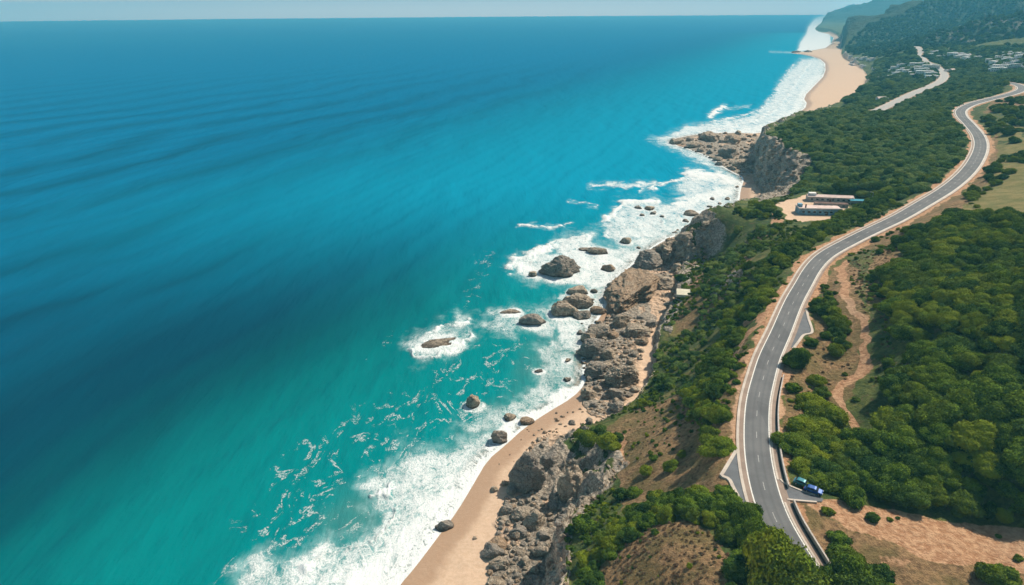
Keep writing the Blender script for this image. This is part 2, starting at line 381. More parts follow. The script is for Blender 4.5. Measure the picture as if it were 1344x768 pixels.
def leaf_material(name, dark, lite, yel):
    t = NT(name); p = t.pos(); oi = t.new('ShaderNodeObjectInfo').outputs['Random']; tint = t.attr('tint')
    patch = t.noise(p, .045, 3)
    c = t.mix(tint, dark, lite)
    c = t.mix(t.math('MULTIPLY', t.ss(t.math('ADD', t.math('MULTIPLY', oi, .5), t.math('MULTIPLY', patch, .6)), .42, .78), .65), c, yel)
    t.fin(c, .85, None, .03)
    tr = t.new('ShaderNodeBsdfTranslucent'); t.l.new(c, tr.inputs[0]); ms = t.new('ShaderNodeMixShader'); ms.inputs[0].default_value = .12
    t.l.new(t.b.outputs[0], ms.inputs[1]); t.l.new(tr.outputs[0], ms.inputs[2]); t.l.new(ms.outputs[0], t.out.inputs[0])
    return t.m
LEAF = leaf_material('bush_foliage', (.03, .07, .010), (.17, .26, .022), (.26, .30, .018))
LEAFD = leaf_material('dark_foliage', (.022, .06, .014), (.12, .20, .026), (.17, .225, .022))
BARK = simple('bark', (.16, .12, .085), .9, .3, 3)

# ------------------------------------------------------------------ terrain
def land_masks():
    px, py, c = proj(GX, GY, GH)
    jx = (fbm2(GX / 12, GY / 12, 3, 71) - .5); jy = (fbm2(GX / 12 + 40, GY / 12, 3, 72) - .5)
    sc = FPX / c
    px = px + jx * 9 * sc; py = py + jy * 6 * sc * .6
    def poly(P, soft=5): return sst(-soft, soft, sdist(px, py, P))
    def line(P, r, soft=3): return 1 - sst(r - soft, r + soft, pdist(px, py, P))
    sand = sst(1.5, -1.5, gF) * 1.0
    sand = np.maximum(sand, poly([(1022, 268), (1045, 259), (1062, 257), (1118, 272), (1100, 280), (1080, 288), (1055, 291), (1035, 285)], 2))
    sand = np.maximum(sand, line([(1010, 266), (1025, 270)], 3, 2))
    slope = np.gradient(GH, LR, axis=0) / np.exp(GL); sl2 = np.gradient(GH, AZ, axis=1) / np.exp(GL)
    slope = np.hypot(slope, sl2)
    nz = fbm2(GX / 7, GY / 7, 4, 55)
    rock = np.where(gC, sst(.55, .95, slope + (nz - .5) * .7), 0)
    rock = np.where(gT > 0, sst(.9, 1.3, slope) * sst(25, 0, gT), rock)
    rock = np.maximum(rock, poly([(978, 228), (1000, 268), (1030, 262), (1042, 256), (1050, 236), (1068, 212), (1044, 196), (1004, 176), (985, 185), (955, 175), (905, 180), (870, 185), (905, 200), (945, 218), (960, 230)], 4) * (gT < 6))
    rock = np.maximum(rock, poly([(890, 372), (900, 350), (925, 333), (940, 330), (915, 352), (900, 380), (880, 440), (868, 430)], 3) * .8)
    rock = np.maximum(rock, poly([(700, 590), (745, 566), (750, 640), (745, 680), (700, 775), (635, 775), (640, 735), (655, 690), (670, 620)], 4))
    rock = np.maximum(rock, poly([(770, 445), (800, 410), (858, 385), (884, 370), (876, 400), (862, 425), (845, 420), (838, 470), (836, 510), (800, 545), (775, 535), (768, 505)], 4) * .85)
    rock = np.maximum(rock, poly([(948, 365), (975, 350), (985, 356), (940, 390), (925, 385)], 3) * .8)
    rock = np.maximum(rock, line([(813, 600), (795, 628), (775, 655), (752, 680), (738, 720)], 6, 5) * .8)
    rock = np.where(gM > 60, np.maximum(rock, sst(.62, .72, 1 - np.abs(2 * fbm2(GX / 160, GY / 160, 5, 61) - 1)) * sst(.2, .45, slope) * .5 * sst(5200, 4000, GY)), rock)
    rz = sst(.3, .6, fbm2(GX / 6, GY / 6, 4, 57) + .12)
    rz = rz * np.maximum(poly([(765, 470), (772, 442), (800, 410), (858, 385), (884, 370), (880, 350), (905, 300), (880, 312), (828, 352), (860, 425), (845, 432), (838, 455), (828, 470), (832, 505), (800, 545), (775, 535), (768, 505)], 3), poly([(700, 590), (722, 575), (750, 640), (745, 680), (700, 790), (640, 790), (640, 735), (655, 690), (672, 620)], 4))
    rz = np.maximum(rz, .85 * poly([(880, 178), (960, 172), (1000, 180), (994, 227), (978, 234), (945, 218), (906, 200)], 3) * sst(.30, .38, fbm2(GX / 9, GY / 9, 3, 58)))
    rock = np.maximum(rock, (rz > .02) * (gF < 5)); sand = sand * (1 - rz); sand = sand * sst(5500, 5000, GY); rock = np.where(GY > 2600, 0, rock)
    soil = line([(1106, 345), (1108, 372), (1118, 400), (1135, 430), (1143, 450), (1145, 470)], 5.5, 3)
    soil = np.maximum(soil, line([(1145, 470), (1135, 490), (1115, 508), (1106, 522)], 7, 5)); soil = np.maximum(soil, line([(1106, 522), (1118, 545), (1127, 570)], 5, 3))
    soil = np.maximum(soil, .36 * poly([(1100, 345), (1120, 320), (1180, 335), (1165, 380), (1150, 420), (1160, 470), (1200, 480), (1150, 500), (1130, 440), (1105, 400)], 8))
    soil = np.maximum(soil, line([(965, 470), (985, 430), (1000, 405)], 4, 3) * .9); soil = np.maximum(soil, line([(955, 480), (935, 505), (915, 520)], 5, 4) * .6)
    soil = np.maximum(soil, line([(820, 572), (822, 590), (815, 605), (800, 620)], 2.5, 2))
    soil = np.maximum(soil, line([(878, 384), (895, 377), (912, 369)], 2, 1.5))
    soil = np.maximum(soil, poly([(1012, 276), (1030, 282), (1030, 296), (1008, 296)], 3) * .7)
    soil = np.maximum(soil, poly([(1050, 660), (1090, 656), (1140, 662), (1230, 678), (1344, 690), (1500, 720), (1500, 760), (1344, 752), (1270, 735), (1195, 728), (1140, 705), (1110, 694), (1085, 680)], 4) * .95)
    soil = np.maximum(soil, poly([(1150, 728), (1200, 735), (1190, 750), (1160, 748)], 5) * .5)
    verge = sst(gHW + 5.5, gHW + 3.5, gR + (nz - .5) * 6) * .9
    soil = np.maximum(soil, verge * .8)
    soil = np.maximum(soil, sst(20, 9, gR2) * .5)
    dry = .95 * poly([(800, 560), (850, 530), (905, 500), (950, 468), (985, 440), (985, 470), (975, 560), (958, 640), (900, 655), (830, 668), (806, 645), (816, 600)], 6)
    dry = np.maximum(dry, poly([(760, 790), (800, 735), (860, 690), (905, 682), (930, 700), (955, 730), (960, 790)], 6))
    dry = np.maximum(dry, .9 * poly([(1020, 490), (1036, 480), (1070, 420), (1100, 340), (1130, 350), (1140, 440), (1130, 520), (1100, 540), (1030, 570), (1020, 640)], 6))
    dry = np.maximum(dry, poly([(1040, 650), (1100, 690), (1190, 725), (1344, 745), (1500, 780), (1500, 900), (1130, 900), (1080, 740)], 5))
    dry = np.maximum(dry, .8 * poly([(1150, 320), (1190, 300), (1200, 340), (1170, 400), (1140, 400)], 8))
    dry = np.maximum(dry, .8 * poly([(1140, 300), (1220, 270), (1270, 250), (1300, 180), (1312, 175), (1305, 230), (1250, 285), (1180, 320), (1120, 335)], 5))
    dry = np.maximum(dry, .7 * poly([(1300, 130), (1344, 122), (1500, 120), (1500, 150), (1344, 140), (1290, 150)], 3))
    dry = np.maximum(dry, .6 * poly([(910, 360), (960, 330), (1000, 300), (1010, 310), (960, 390), (920, 430), (885, 440)], 6))
    dry = np.maximum(dry, verge)
    field = poly([(1225, 285), (1262, 255), (1285, 225), (1300, 195), (1344, 180), (1500, 170), (1500, 285), (1344, 288), (1260, 282)], 4)
    field = np.maximum(field, .8 * poly([(1300, 170), (1344, 160), (1344, 182), (1310, 185)], 3))
    field = np.maximum(field, (.30 + .5 * nz) * poly([(800, 560), (850, 530), (905, 500), (950, 468), (960, 560), (930, 650), (830, 668), (806, 645), (816, 600)], 10))
    field = np.maximum(field, (.1 + .55 * nz) * poly([(760, 790), (800, 735), (860, 690), (905, 682), (955, 730), (960, 790)], 8))
    field = np.maximum(field, (.12 + .6 * nz) * poly([(860, 440), (890, 390), (940, 340), (1000, 300), (1100, 300), (1010, 370), (985, 430), (950, 470), (870, 520), (845, 530)], 8))
    field = np.maximum(field, .8 * poly([(880, 440), (900, 400), (925, 380), (930, 420), (905, 450)], 5))
    wet = sst(11, 6, gW + (nz - .5) * 5) * sand
    return sand, rock, soil, dry, field, wet
sand, rockm, soil, dry, field, wet = land_masks()

# craggy sideways push on rock faces
rk = np.clip(rockm, 0, 1) * sst(-6, 2, gF) * (GL < math.log(2500))
P3 = np.stack([GX.ravel(), GY.ravel(), GH.ravel()], 1)
def disp(seed, s): return (fbm3(P3 / s, 4, seed) - .5).reshape(sh)
TX = GX + rk * disp(1, 5) * 5.0; TY = GY + rk * disp(2, 5) * 5.0
TZ = GH + rk * (disp(3, 3.5)) * 3.4
V = np.stack([TX, TY, TZ], 2).reshape(-1, 3)
ii = np.arange(sh[0] * sh[1]).reshape(sh)
Q = np.stack([ii[:-1, :-1], ii[1:, :-1], ii[1:, 1:], ii[:-1, 1:]], 2).reshape(-1, 4)[:, ::-1]
keep = ((GH > -6) | (gW > -90))                # drop the deep sea bed
kq = keep[:-1, :-1].ravel() | keep[1:, 1:].ravel()
Q = Q[kq]
used = np.zeros(len(V), bool); used[Q.ravel()] = True
remap = np.cumsum(used) - 1
V2 = V[used]; Q2 = remap[Q]

def ground_material():
    t = NT('coastal_ground'); p = t.pos()
    n1 = t.noise(p, .12, 5, .6); n2 = t.noise(p, .7, 5, .65); n3 = t.noise(p, 3.0, 4, .7); nb = t.noise(p, .02, 3)
    def m(name, a=.55): return t.ss(t.math('ADD', t.attr(name), t.math('MULTIPLY', t.math('SUBTRACT', n2, .5), a)), .32, .62)
    g = t.mix(t.ss(n1, .4, .62), (.05, .085, .017), (.14, .155, .036))
    g = t.mix(t.math('MULTIPLY', t.ss(n2, .45, .6), .6), g, (.045, .07, .016))
    g = t.mix(t.math('MULTIPLY', t.ss(t.noise(p, .3, 4, .6), .55, .68), .6), g, (.15, .105, .05))
    g = t.mix(t.attr('hill'), g, t.mix(t.ss(n1, .4, .6), (.016, .042, .018), (.036, .068, .022)))
    f = t.mix(t.ss(n1, .35, .65), (.15, .15, .04), (.25, .20, .07))
    d = t.mix(t.ss(n2, .35, .6), (.17, .10, .05), (.34, .21, .10))
    d = t.mix(t.math('MULTIPLY', t.ss(n1, .42, .6), .6), d, (.12, .105, .032))
    d = t.mix(t.math('MULTIPLY', t.ss(n3, .55, .68), .6), d, (.045, .055, .02))
    s = t.mix(t.ss(n2, .35, .65), (.38, .19, .095), (.60, .36, .205))
    s = t.mix(t.math('MULTIPLY', t.ss(nb, .5, .7), .5), s, (.56, .40, .27))
    r = t.mix(t.ss(n2, .35, .62), (.30, .25, .195), (.60, .51, .40))
    r = t.mix(t.math('MULTIPLY', t.ss(n3, .5, .66), .65), r, (.10, .085, .07))
    r = t.mix(t.math('MULTIPLY', t.math('SUBTRACT', 1.0, t.ss(t.voro(p, .55, 'DISTANCE_TO_EDGE'), 0.0, .09)), .5), r, (.06, .05, .04))
    sa = t.mix(t.ss(n2, .3, .7), (.56, .39, .26), (.64, .46, .32))
    sa = t.mix(t.math('MULTIPLY', t.attr('wet'), .7), sa, (.36, .22, .13))
    c = t.mix(m('field', .4), g, f); c = t.mix(m('dry', .7), c, d); c = t.mix(m('soil', .6), c, s); c = t.mix(m('rock', .5), c, r); c = t.mix(m('sand', .12), c, sa)
    bs = t.math('SUBTRACT', 1.0, t.math('MULTIPLY', t.attr('sand'), .88))
    h = t.math('MULTIPLY', t.math('ADD', t.math('MULTIPLY', n2, 1.2), t.math('MULTIPLY', n3, .45)), bs)
    vr = t.voro(t.mapping(p, (1, 1, .7)), .38)
    h = t.math('ADD', h, t.math('MULTIPLY', t.math('MULTIPLY', t.math('ADD', vr, n2), t.attr('rock')), 2.2))
    far = t.noise(p, .035, 7, .62)
    h = t.math('ADD', h, t.math('MULTIPLY', t.math('MULTIPLY', far, t.attr('hill')), 40.0))
    c = t.mix(t.math('MULTIPLY', t.attr('hill'), t.math('MULTIPLY', t.ss(t.noise(p, .012, 8, .7), .45, .6), .55)), c, (.02, .045, .02))
    rough = t.math('SUBTRACT', .95, t.math('MULTIPLY', t.attr('wet'), .5))
    return t.fin(c, rough, t.bump(h, .8, 1.2), .25)
me = np_mesh('ground', V2, Q2, [ground_material()], True)
hill = sst(20, 90, gM)
for nm, a in (('sand', sand), ('rock', rockm), ('soil', soil), ('dry', dry), ('field', field), ('wet', wet), ('hill', hill)):
    fattr(me, nm, a.reshape(-1)[used])
tag(link('ground', me), kind='structure')

# ------------------------------------------------------------------ rocks: shapes and positions (sea rocks first, foam needs them)
def ico(sub):
    import bmesh
    bm = bmesh.new(); bmesh.ops.create_icosphere(bm, subdivisions=sub, radius=1.0)
    v = np.array([x.co[:] for x in bm.verts]); f = np.array([[a.index for a in q.verts] for q in bm.faces]); bm.free(); return v, f
ICO = {k: ico(k) for k in (2, 3, 4, 5, 6)}
def rock_mesh(seed, sub=4, planes=11, rough=.2, rnd=.0):
    g = np.random.default_rng(seed); v, f = ICO[sub]; v = v.copy()
    for k in range(planes):
        nrm = g.normal(size=3); nrm[2] = abs(nrm[2]) * .7 if k % 3 else nrm[2]; nrm /= np.linalg.norm(nrm); d = g.uniform(.5 + rnd, .86)
        e = v @ nrm - d; v = v - np.clip(e, 0, None)[:, None] * nrm * .93
    nn = v / np.linalg.norm(v, axis=1)[:, None]
    o = g.uniform(0, 90, 3)
    a = fbm3(v * 1.6 + o, 3, seed) - .5; b = 1 - np.abs(2 * fbm3(v * 4 + o, 4, seed + 5) - 1)
    e = (b - .6) * rough * .6
    if sub >= 4:
        c2 = 1 - np.abs(2 * fbm3(v * 10 + o, 4, seed + 9) - 1); e = e + (c2 - .6) * rough * (.34 if sub < 6 else .55)
        if sub >= 6: e = e + (fbm3(v * 26 + o, 3, seed + 11) - .5) * rough * .25 - np.clip(.09 - np.abs(fbm3(v * 2.6 + o, 3, seed + 12) - .5), 0, .09) * rough * 3.0
        ax = g.normal(size=3); ax[2] += 1.2; ax /= np.linalg.norm(ax); w_ = (v @ ax) * 5 + a * 3; e = e + (np.abs(w_ - np.floor(w_) - .5) - .25) * rough * .32
    v = v + nn * (a * rough * 2.0 + e)[:, None]
    v /= np.abs(v[:, :2]).max()
    return v, f
PROTO = [np_mesh('boulder', *rock_mesh(100 + i, 4), [ROCK], True) for i in range(12)]
for m in PROTO:
    for p in m.polygons: p.use_smooth = True
SEAROCK = []
def put_rock(px, py, wpx, label, group, kind='boulder', hr=.6, dr=.85, seed=None, rz=None, sea=None, sink=.25, P=None, cat='rock', sub=None, planes=11):
    if P is None:
        P = un(px, py, 0) if sea else hit(px, py)
    _, _, c = proj(P[0], P[1], P[2]); w = wpx * float(c) / FPX / 2
    big = wpx > 22
    if big or sub:
        me = np_mesh(kind, *rock_mesh(seed if seed else int(px * 7 + py), sub or (6 if wpx > 45 else 5), planes if not 60 < (seed or 0) < 68 else 20, .34 if 60 < (seed or 0) < 68 else (.27 if wpx > 40 else .2)), [ROCK], True)
    else: me = PROTO[int(px * 3 + py * 5) % len(PROTO)]
    o = link(kind, me, None, (P[0], P[1] + w * dr * .35, P[2] + w * hr * (1 - sink) - w * hr * .35))
    o.scale = (w, w * dr, w * hr); o.rotation_euler = (0, 0, rz if rz is not None else random.uniform(-.5, .5) + (0 if big else random.uniform(0, 6.28)))
    tag(o, label, cat, group)
    if P[2] < .8: SEAROCK.append((P[0], P[1], w))
    return o
G1 = 'rocks standing in the surf'
put_rock(737, 361, 60, 'largest isolated surf rock, pale brown humped top, ringed by foam', G1, 'sea_rock', .62, .8, 71, .1, True)
put_rock(700, 362, 14, 'small dark rock touching the left end of the largest isolated surf rock', G1, 'sea_rock', .6, .8, None, None, True)
put_rock(785, 333, 30, 'long low black reef rock in foam, just beyond the largest isolated surf rock', G1, 'sea_rock', .35, .5, 12, -.3, True)
put_rock(769, 329, 20, 'flat dark rock tip at the seaward end of the long low reef rock', G1, 'sea_rock', .3, .6, 13, -.2, True)
put_rock(822, 319, 18, 'lone rounded grey rock in white water beyond the long low reef', G1, 'sea_rock', .65, .8, 14, 0, True)
put_rock(799, 355, 21, 'brown wedge rock alone in white foam beside the tan promontory', G1, 'sea_rock', .6, .8, 15, 0, True)
put_rock(803, 378, 16, 'round dark rock just off the tip of the tan promontory', G1, 'sea_rock', .75, .8, 16, 0, True)
put_rock(760, 386, 34, 'dark flat rock at the top of the brown surf rock cluster', G1, 'sea_rock', .4, .7, 17, 0, True)
put_rock(762, 403, 50, 'widest brown rock of the surf cluster below the largest isolated rock', G1, 'sea_rock', .55, .7, 18, .1, True)
put_rock(739, 413, 42, 'tan angular rock at the seaward side of the surf cluster', G1, 'sea_rock', .6, .8, 19, -.3, True)
put_rock(700, 425, 38, 'flat pinkish brown rock farthest out from the surf cluster', G1, 'sea_rock', .42, .75, 20, -.2, True)
put_rock(671, 411, 30, 'very low rock awash with foam, seaward of the flat pinkish rock', G1, 'sea_rock', .15, .6, 21, 0, True)
put_rock(785, 412, 24, 'dark rock between the surf cluster and the tan promontory', G1, 'sea_rock', .6, .8, 22, 0, True)
put_rock(765, 418, 26, 'grey rock low in the water at the shoreward end of the surf cluster', G1, 'sea_rock', .5, .8, 23, 0, True)
put_rock(780, 384, 12, 'small rock right of the surf cluster in white water', G1, 'sea_rock', .6, .8, None, None, True)
put_rock(761, 439, 10, 'small upright grey rock in lacy foam off the boulder beach', G1, 'sea_rock', .9, .9, 24, None, True)
put_rock(577, 452, 62, 'flat brown reef just awash inside an oval of foam, farthest from shore', G1, 'reef', .09, .5, 25, .5, True, sink=.55)
put_rock(622, 534, 26, 'jagged brown rock standing alone in turquoise water', G1, 'sea_rock', .85, .8, 26, -.4, True, planes=16)
put_rock(669, 551, 18, 'smooth grey boulder in the wash, beyond the tall shoreline boulder', G1, 'boulder', .55, .8, 27, 0, True)
put_rock(690, 557, 24, 'oval grey boulder at the water edge above the sandy beach', G1, 'boulder', .5, .7, 28, 0)
put_rock(655, 581, 29, 'tall tan block of rock on the sand where the foam ends', 'boulders on the near beach', 'boulder', .95, .8, 29, .2, planes=14)
put_rock(583, 695, 25, 'dark grey knobbly boulder at the lower waterline of the beach', 'boulders on the near beach', 'boulder', .6, .8, 30, .5)
put_rock(623, 708, 8, 'tiny dark stone alone in the middle of the sand', 'boulders on the near beach', 'boulder', .5, .8, None, None)
put_rock(649, 645, 14, 'small round brown boulder on open sand beside the boulder pile', 'boulders on the near beach', 'boulder', .6, .8, 31, 0)
put_rock(663, 638, 13, 'grey boulder at the outer edge of the pile, next to open sand', 'boulders on the near beach', 'boulder', .7, .8, 32, 0)
put_rock(708, 488, 14, 'flat grey rock in the backwash off the tan boulders', G1, 'sea_rock', .3, .6, 33, .3, True)
put_rock(745, 500, 13, 'dark rock awash at the edge of the surf by the orange boulder', G1, 'sea_rock', .5, .8, 34, .3, True)
put_rock(745, 474, 12, 'thin slanted rock in foam beside the tan slab boulder', G1, 'sea_rock', .4, .6, 35, .8, True)
for i, (x, y, w) in enumerate([(838, 274, 14), (853, 275, 15), (843, 283, 10), (858, 281, 12), (869, 285, 9), (908, 283, 22), (920, 288, 26), (900, 291, 12), (902, 299, 14), (935, 262, 9), (955, 262, 10), (968, 246, 9), (884, 306, 6), (931, 272, 9), (945, 268, 8), (838, 326, 9)]):
    put_rock(x, y, w, 'low dark rock half drowned in the white water of the small bay' if w < 20 else ['', '', '', '', '', 'wide low dark rock nearest the cliff foot in the bay foam', 'dark broken rock at the foot of the hill below the yard'][i if i < 7 else 5],
             'rocks in the foam of the small bay', 'sea_rock', .42, .7, None, None, True)
G2 = 'great rocks along the shore'
put_rock(838, 398, 92, 'huge tan rock promontory with sunlit flat top and dark shaded seaward face', G2, 'rock_promontory', .5, 1.7, 41, -.35, P=un(840, 398, 0), planes=13, cat='rock')
put_rock(868, 372, 44, 'rough brown crag joining the tan promontory to the land', G2, 'crag', .55, 1.1, 42, -.3, P=un(868, 380, 1))
put_rock(850, 345, 44, 'brown crag behind the tan promontory at the edge of white water', G2, 'crag', .7, 1.2, 43, -.4, P=un(850, 352, 0))
put_rock(878, 335, 52, 'tall shaded crag with pale crest between the promontory and the dark cliff', G2, 'crag', .85, 1.3, 44, -.4, P=un(877, 346, 0))
put_rock(905, 322, 46, 'steep dark crag under the pale ridge of the headland below the yard', G2, 'crag', .95, 1.2, 45, -.5, P=un(903, 336, 0))
put_rock(785, 466, 54, 'broad tan slab boulder with a flat sunlit top above the surf', G2, 'boulder', .5, .8, 46, -.2, P=un(783, 468, 1))
put_rock(790, 490, 50, 'orange brown boulder in front of the broad tan slab', G2, 'boulder', .5, .8, 47, .1, P=un(786, 493, 1))
put_rock(818, 500, 50, 'big cracked boulder with deep shadow beside the orange brown boulder', G2, 'boulder', .75, 1.0, 48, .2, P=un(815, 506, 1.5))
put_rock(804, 438, 38, 'brown rounded boulder under the tan promontory', G2, 'boulder', .55, .8, 49, 0, P=un(790, 440, 1))
put_rock(838, 436, 42, 'long tan boulder between the promontory and the sandy gully', G2, 'boulder', .5, .9, 50, .4, P=un(838, 440, 2))
put_rock(806, 522, 30, 'pale split boulder at the head of the beach', G2, 'boulder', .6, .8, 51, .2)
put_rock(770, 522, 24, 'grey boulder group leader at the top end of the sand', G2, 'boulder', .6, .8, 52, .2)
put_rock(702, 622, 54, 'great rounded tan boulder leaning out over the near beach', G2, 'boulder', 1.15, .9, 53, .1, P=un(694, 640, 2), planes=9, sink=.1)
put_rock(762, 632, 40, 'tall rock tower with rough sunlit top below the bush covered cliff', G2, 'rock_tower', 1.7, 1.0, 54, .2, P=un(752, 662, 2), planes=15, sink=.05)
put_rock(758, 655, 27, 'blocky flat topped rock at the foot of the rock tower', G2, 'boulder', .8, .9, 55, 0, P=un(757, 668, 5))
put_rock(722, 600, 34, 'rough brown rock behind the great rounded boulder', G2, 'boulder', .8, .9, 56, .5, P=un(722, 612, 2))
put_rock(686, 672, 36, 'wide grey boulder in the middle of the near boulder pile', G2, 'boulder', .6, .8, 57, .2, P=un(684, 680, 2))
put_rock(654, 708, 36, 'sharp grey slab boulder tilted on the edge of the sand', G2, 'boulder', .6, .8, 58, .6, P=un(652, 722, 1.5), planes=16)
put_rock(656, 737, 30, 'cream and orange boulder near the bottom of the pile', G2, 'boulder', .6, .8, 59, .2, P=un(656, 745, 2))
put_rock(684, 697, 28, 'orange tinted boulder among grey ones in the near pile', G2, 'boulder', .5, .9, 60, .2, P=un(682, 702, 2.5))
put_rock(889, 188, 22, 'black rock at the outer tip of the far rocky point', G2, 'sea_rock', .5, .8, 61, 0, P=un(888, 189, 0))
put_rock(911, 192, 22, 'dark rock second from the outer tip of the far rocky point', G2, 'sea_rock', .55, .9, 62, 0, P=un(911, 194, 0))
put_rock(933, 184, 34, 'high brown rock mass in the middle of the far rocky point', G2, 'sea_rock', .6, 1.2, 63, 0, P=un(934, 187, 0))
put_rock(963, 187, 34, 'rough rock mass of the far point nearest the cliff', G2, 'crag', .6, 1.4, 64, 0, P=un(963, 190, 1))
put_rock(953, 204, 32, 'jagged rock at the seaward foot of the far headland cliff', G2, 'crag', .7, 1.4, 65, 0, P=un(957, 208, 0))
put_rock(976, 218, 30, 'shaded rock heap between the far point and the pocket beach', G2, 'crag', .65, 1.3, 66, 0, P=un(975, 221, 1))
put_rock(944, 217, 12, 'small round rock just off the far rocky point', G2, 'sea_rock', .7, .8, 67, 0, True)
put_rock(1045, 69.2, 15, 'dark rock reef running out between the two far beaches', G2, 'sea_rock', .3, .8, 68, 0, P=un(1045, 69.5, 0))
put_rock(1062, 69, 14, 'dark reef rock nearest the shore between the two far beaches', G2, 'sea_rock', .4, .8, 69, 0, P=un(1062, 69.5, 0))

def scatter_px(poly, n, smin, smax, rngs=5, mind=1.0):
    g = np.random.default_rng(rngs); P = np.array(poly); out = []
    k = 0
    while len(out) < n and k < n * 60:
        k += 1
        x = g.uniform(P[:, 0].min(), P[:, 0].max()); y = g.uniform(P[:, 1].min(), P[:, 1].max())
        if not inside(np.array([x]), np.array([y]), poly)[0]: continue
        s = smin + (smax - smin) * g.random() ** 2.2
        if any((x - a) ** 2 + ((y - b) * 1.5) ** 2 < (mind * .42 * (s + c)) ** 2 for a, b, c in out): continue
        out.append((x, y, s))
    return out
ZR = [([(655, 695), (668, 632), (690, 640), (715, 655), (742, 668), (740, 700), (705, 775), (640, 775), (640, 735)], 120, 9, 38, 'boulder in the near pile between sand and shaded cliff', 'boulders piled at the foot of the near cliff'),
      ([(762, 470), (768, 440), (800, 415), (842, 418), (862, 428), (848, 445), (838, 480), (836, 512), (808, 545), (775, 540), (768, 505)], 170, 6, 32, 'brown boulder on the rocky shore between surf and sandy gully', 'boulders on the rocky shore'),
      ([(690, 600), (700, 572), (730, 545), (770, 532), (800, 540), (790, 556), (748, 566), (722, 590)], 34, 4, 15, 'grey boulder where the upper beach meets the bush covered bluff', 'boulders at the top of the beach'),
      ([(700, 555), (770, 515), (760, 540), (700, 585), (650, 640), (640, 625)], 12, 2.5, 5, 'stone scattered on the upper sand', 'small stones on the sand'),
      ([(882, 186), (905, 180), (925, 176), (960, 175), (1000, 180), (994, 227), (978, 232), (945, 216), (906, 197)], 110, 4, 17, 'dark boulder at the foot of the far headland', 'rocks under the far headland'),
      ([(985, 232), (1004, 228), (1044, 236), (1038, 255), (1004, 262)], 50, 3, 8, 'grey boulder on the rubble slope above the pocket beach', 'boulders on the rubble slope'),
      ([(850, 352), (890, 300), (940, 288), (905, 330), (890, 362), (884, 400), (870, 410)], 60, 5, 18, 'brown rock on the broken ground beside the tan promontory', 'rocks around the promontory'),
      ([(720, 395), (760, 380), (800, 430), (770, 460), (735, 430)], 14, 4, 10, 'small rock awash among the surf rocks', 'small rocks awash')]
ZR += [([(1003, 178), (1022, 184), (1048, 197), (1064, 213), (1050, 234), (1030, 240), (998, 228), (994, 200)], 55, 7, 20, 'weathered outcrop on the face of the far headland cliff', 'outcrops on the far headland cliff'),
       ([(884, 352), (892, 320), (905, 303), (940, 287), (936, 318), (925, 340), (895, 362)], 34, 7, 20, 'outcrop on the dark cliff below the yard', 'outcrops on the cliff below the yard'),
       ([(706, 775), (718, 745), (735, 700), (722, 650), (742, 672), (748, 700), (748, 775)], 26, 8, 20, 'outcrop on the shaded face of the near cliff', 'outcrops on the near cliff'),
       ([(748, 676), (775, 652), (800, 628), (812, 600), (820, 604), (806, 640), (780, 664), (752, 690)], 22, 4, 9, 'pale stone along the broken edge of the bluff path', 'stones along the bluff path'),
       ([(945, 385), (955, 365), (985, 350), (990, 358), (960, 380)], 16, 4, 10, 'pale stone of the outcrop in the green slope', 'stones of the slope outcrop')]
LAND_R = [(o_['label'], o_.location.copy(), o_.scale.x) for o_ in COL.objects if o_.get('category') == 'rock']
def short(t_):
    import re
    t_ = re.split(r',| crowning | hanging | catching | touching | between | under the | midway | alone | leaning | at | on | in | with | beside | touching | below | above | between | off | under | of rock| to the| ringed| just| second', t_)[0]
    return ' '.join(t_.replace('largest isolated', 'largest isolated').split()[:5])
def near_mark(P, marks, rmax):
    best = None
    for lab_, L_, r_ in marks:
        d_ = math.hypot(P[0] - L_.x, P[1] - L_.y) - r_
        if d_ < rmax and (best is None or d_ < best[0]): best = (d_, lab_, L_)
    if not best: return None
    qa = proj(*[np.float64(q) for q in P]); qb = proj(np.float64(best[2].x), np.float64(best[2].y), np.float64(best[2].z))
    dx, dy = float(qa[0] - qb[0]), float(qa[1] - qb[1])
    rel = ('just right of' if dx > 0 else 'just left of') if abs(dx) > abs(dy) else ('just below' if dy > 0 else 'just above')
    return rel + ' the ' + short(best[1])
ALLR = []
for zi, (poly, nn, a, b, lab, grp) in enumerate(ZR):
    for (x, y, s) in scatter_px(poly, nn, a, b, 40 + zi):
        P = hit(x, y)
        if P[2] > 18 and zi < 8: continue
        ALLR.append((s, x, y, P, zi, a, b, lab, grp))
ALLR.sort(key=lambda q: -q[0])
seen_labels = {}
for (s, x, y, P, zi, a, b, lab, grp) in ALLR[:235]:
    size = 'large' if s > a + (b - a) * .6 else ('mid sized' if s > a + (b - a) * .25 else 'small')
    nm_ = near_mark(P, LAND_R, 6 if P[1] < 500 else 14)
    ys = [p[1] for p in ZR[zi][0]]; part = ['upper', 'middle', 'lower'][min(2, int(3 * (y - min(ys)) / (max(ys) - min(ys) + 1)))]
    colr = {0: 'grey brown', 1: 'brown', 2: 'grey', 3: 'dark', 4: 'dark', 5: 'grey', 6: 'brown', 7: 'dark', 8: 'grey', 9: 'dark', 10: 'grey', 11: 'pale', 12: 'pale'}[zi]
    noun = 'outcrop' if zi in (8, 9, 10) else 'stone' if zi in (3, 11, 12) else 'boulder'
    if nm_: L_ = f'{size} {colr} {noun} {nm_}'
    else: L_ = f'{size} {lab}, {part} part'
    L_ = L_.replace('small small', 'small').replace('brown brown', 'brown')
    put_rock(x, y, s, L_, grp, 'outcrop' if zi in (8, 9, 10) else ('boulder' if P[2] > .3 else 'sea_rock'), random.uniform(.5, .85), random.uniform(.7, 1.1), P=P)
LOWP = [rock_mesh(300 + i, 3) for i in range(6)]
Vr, Fr, bb = [], [], 0
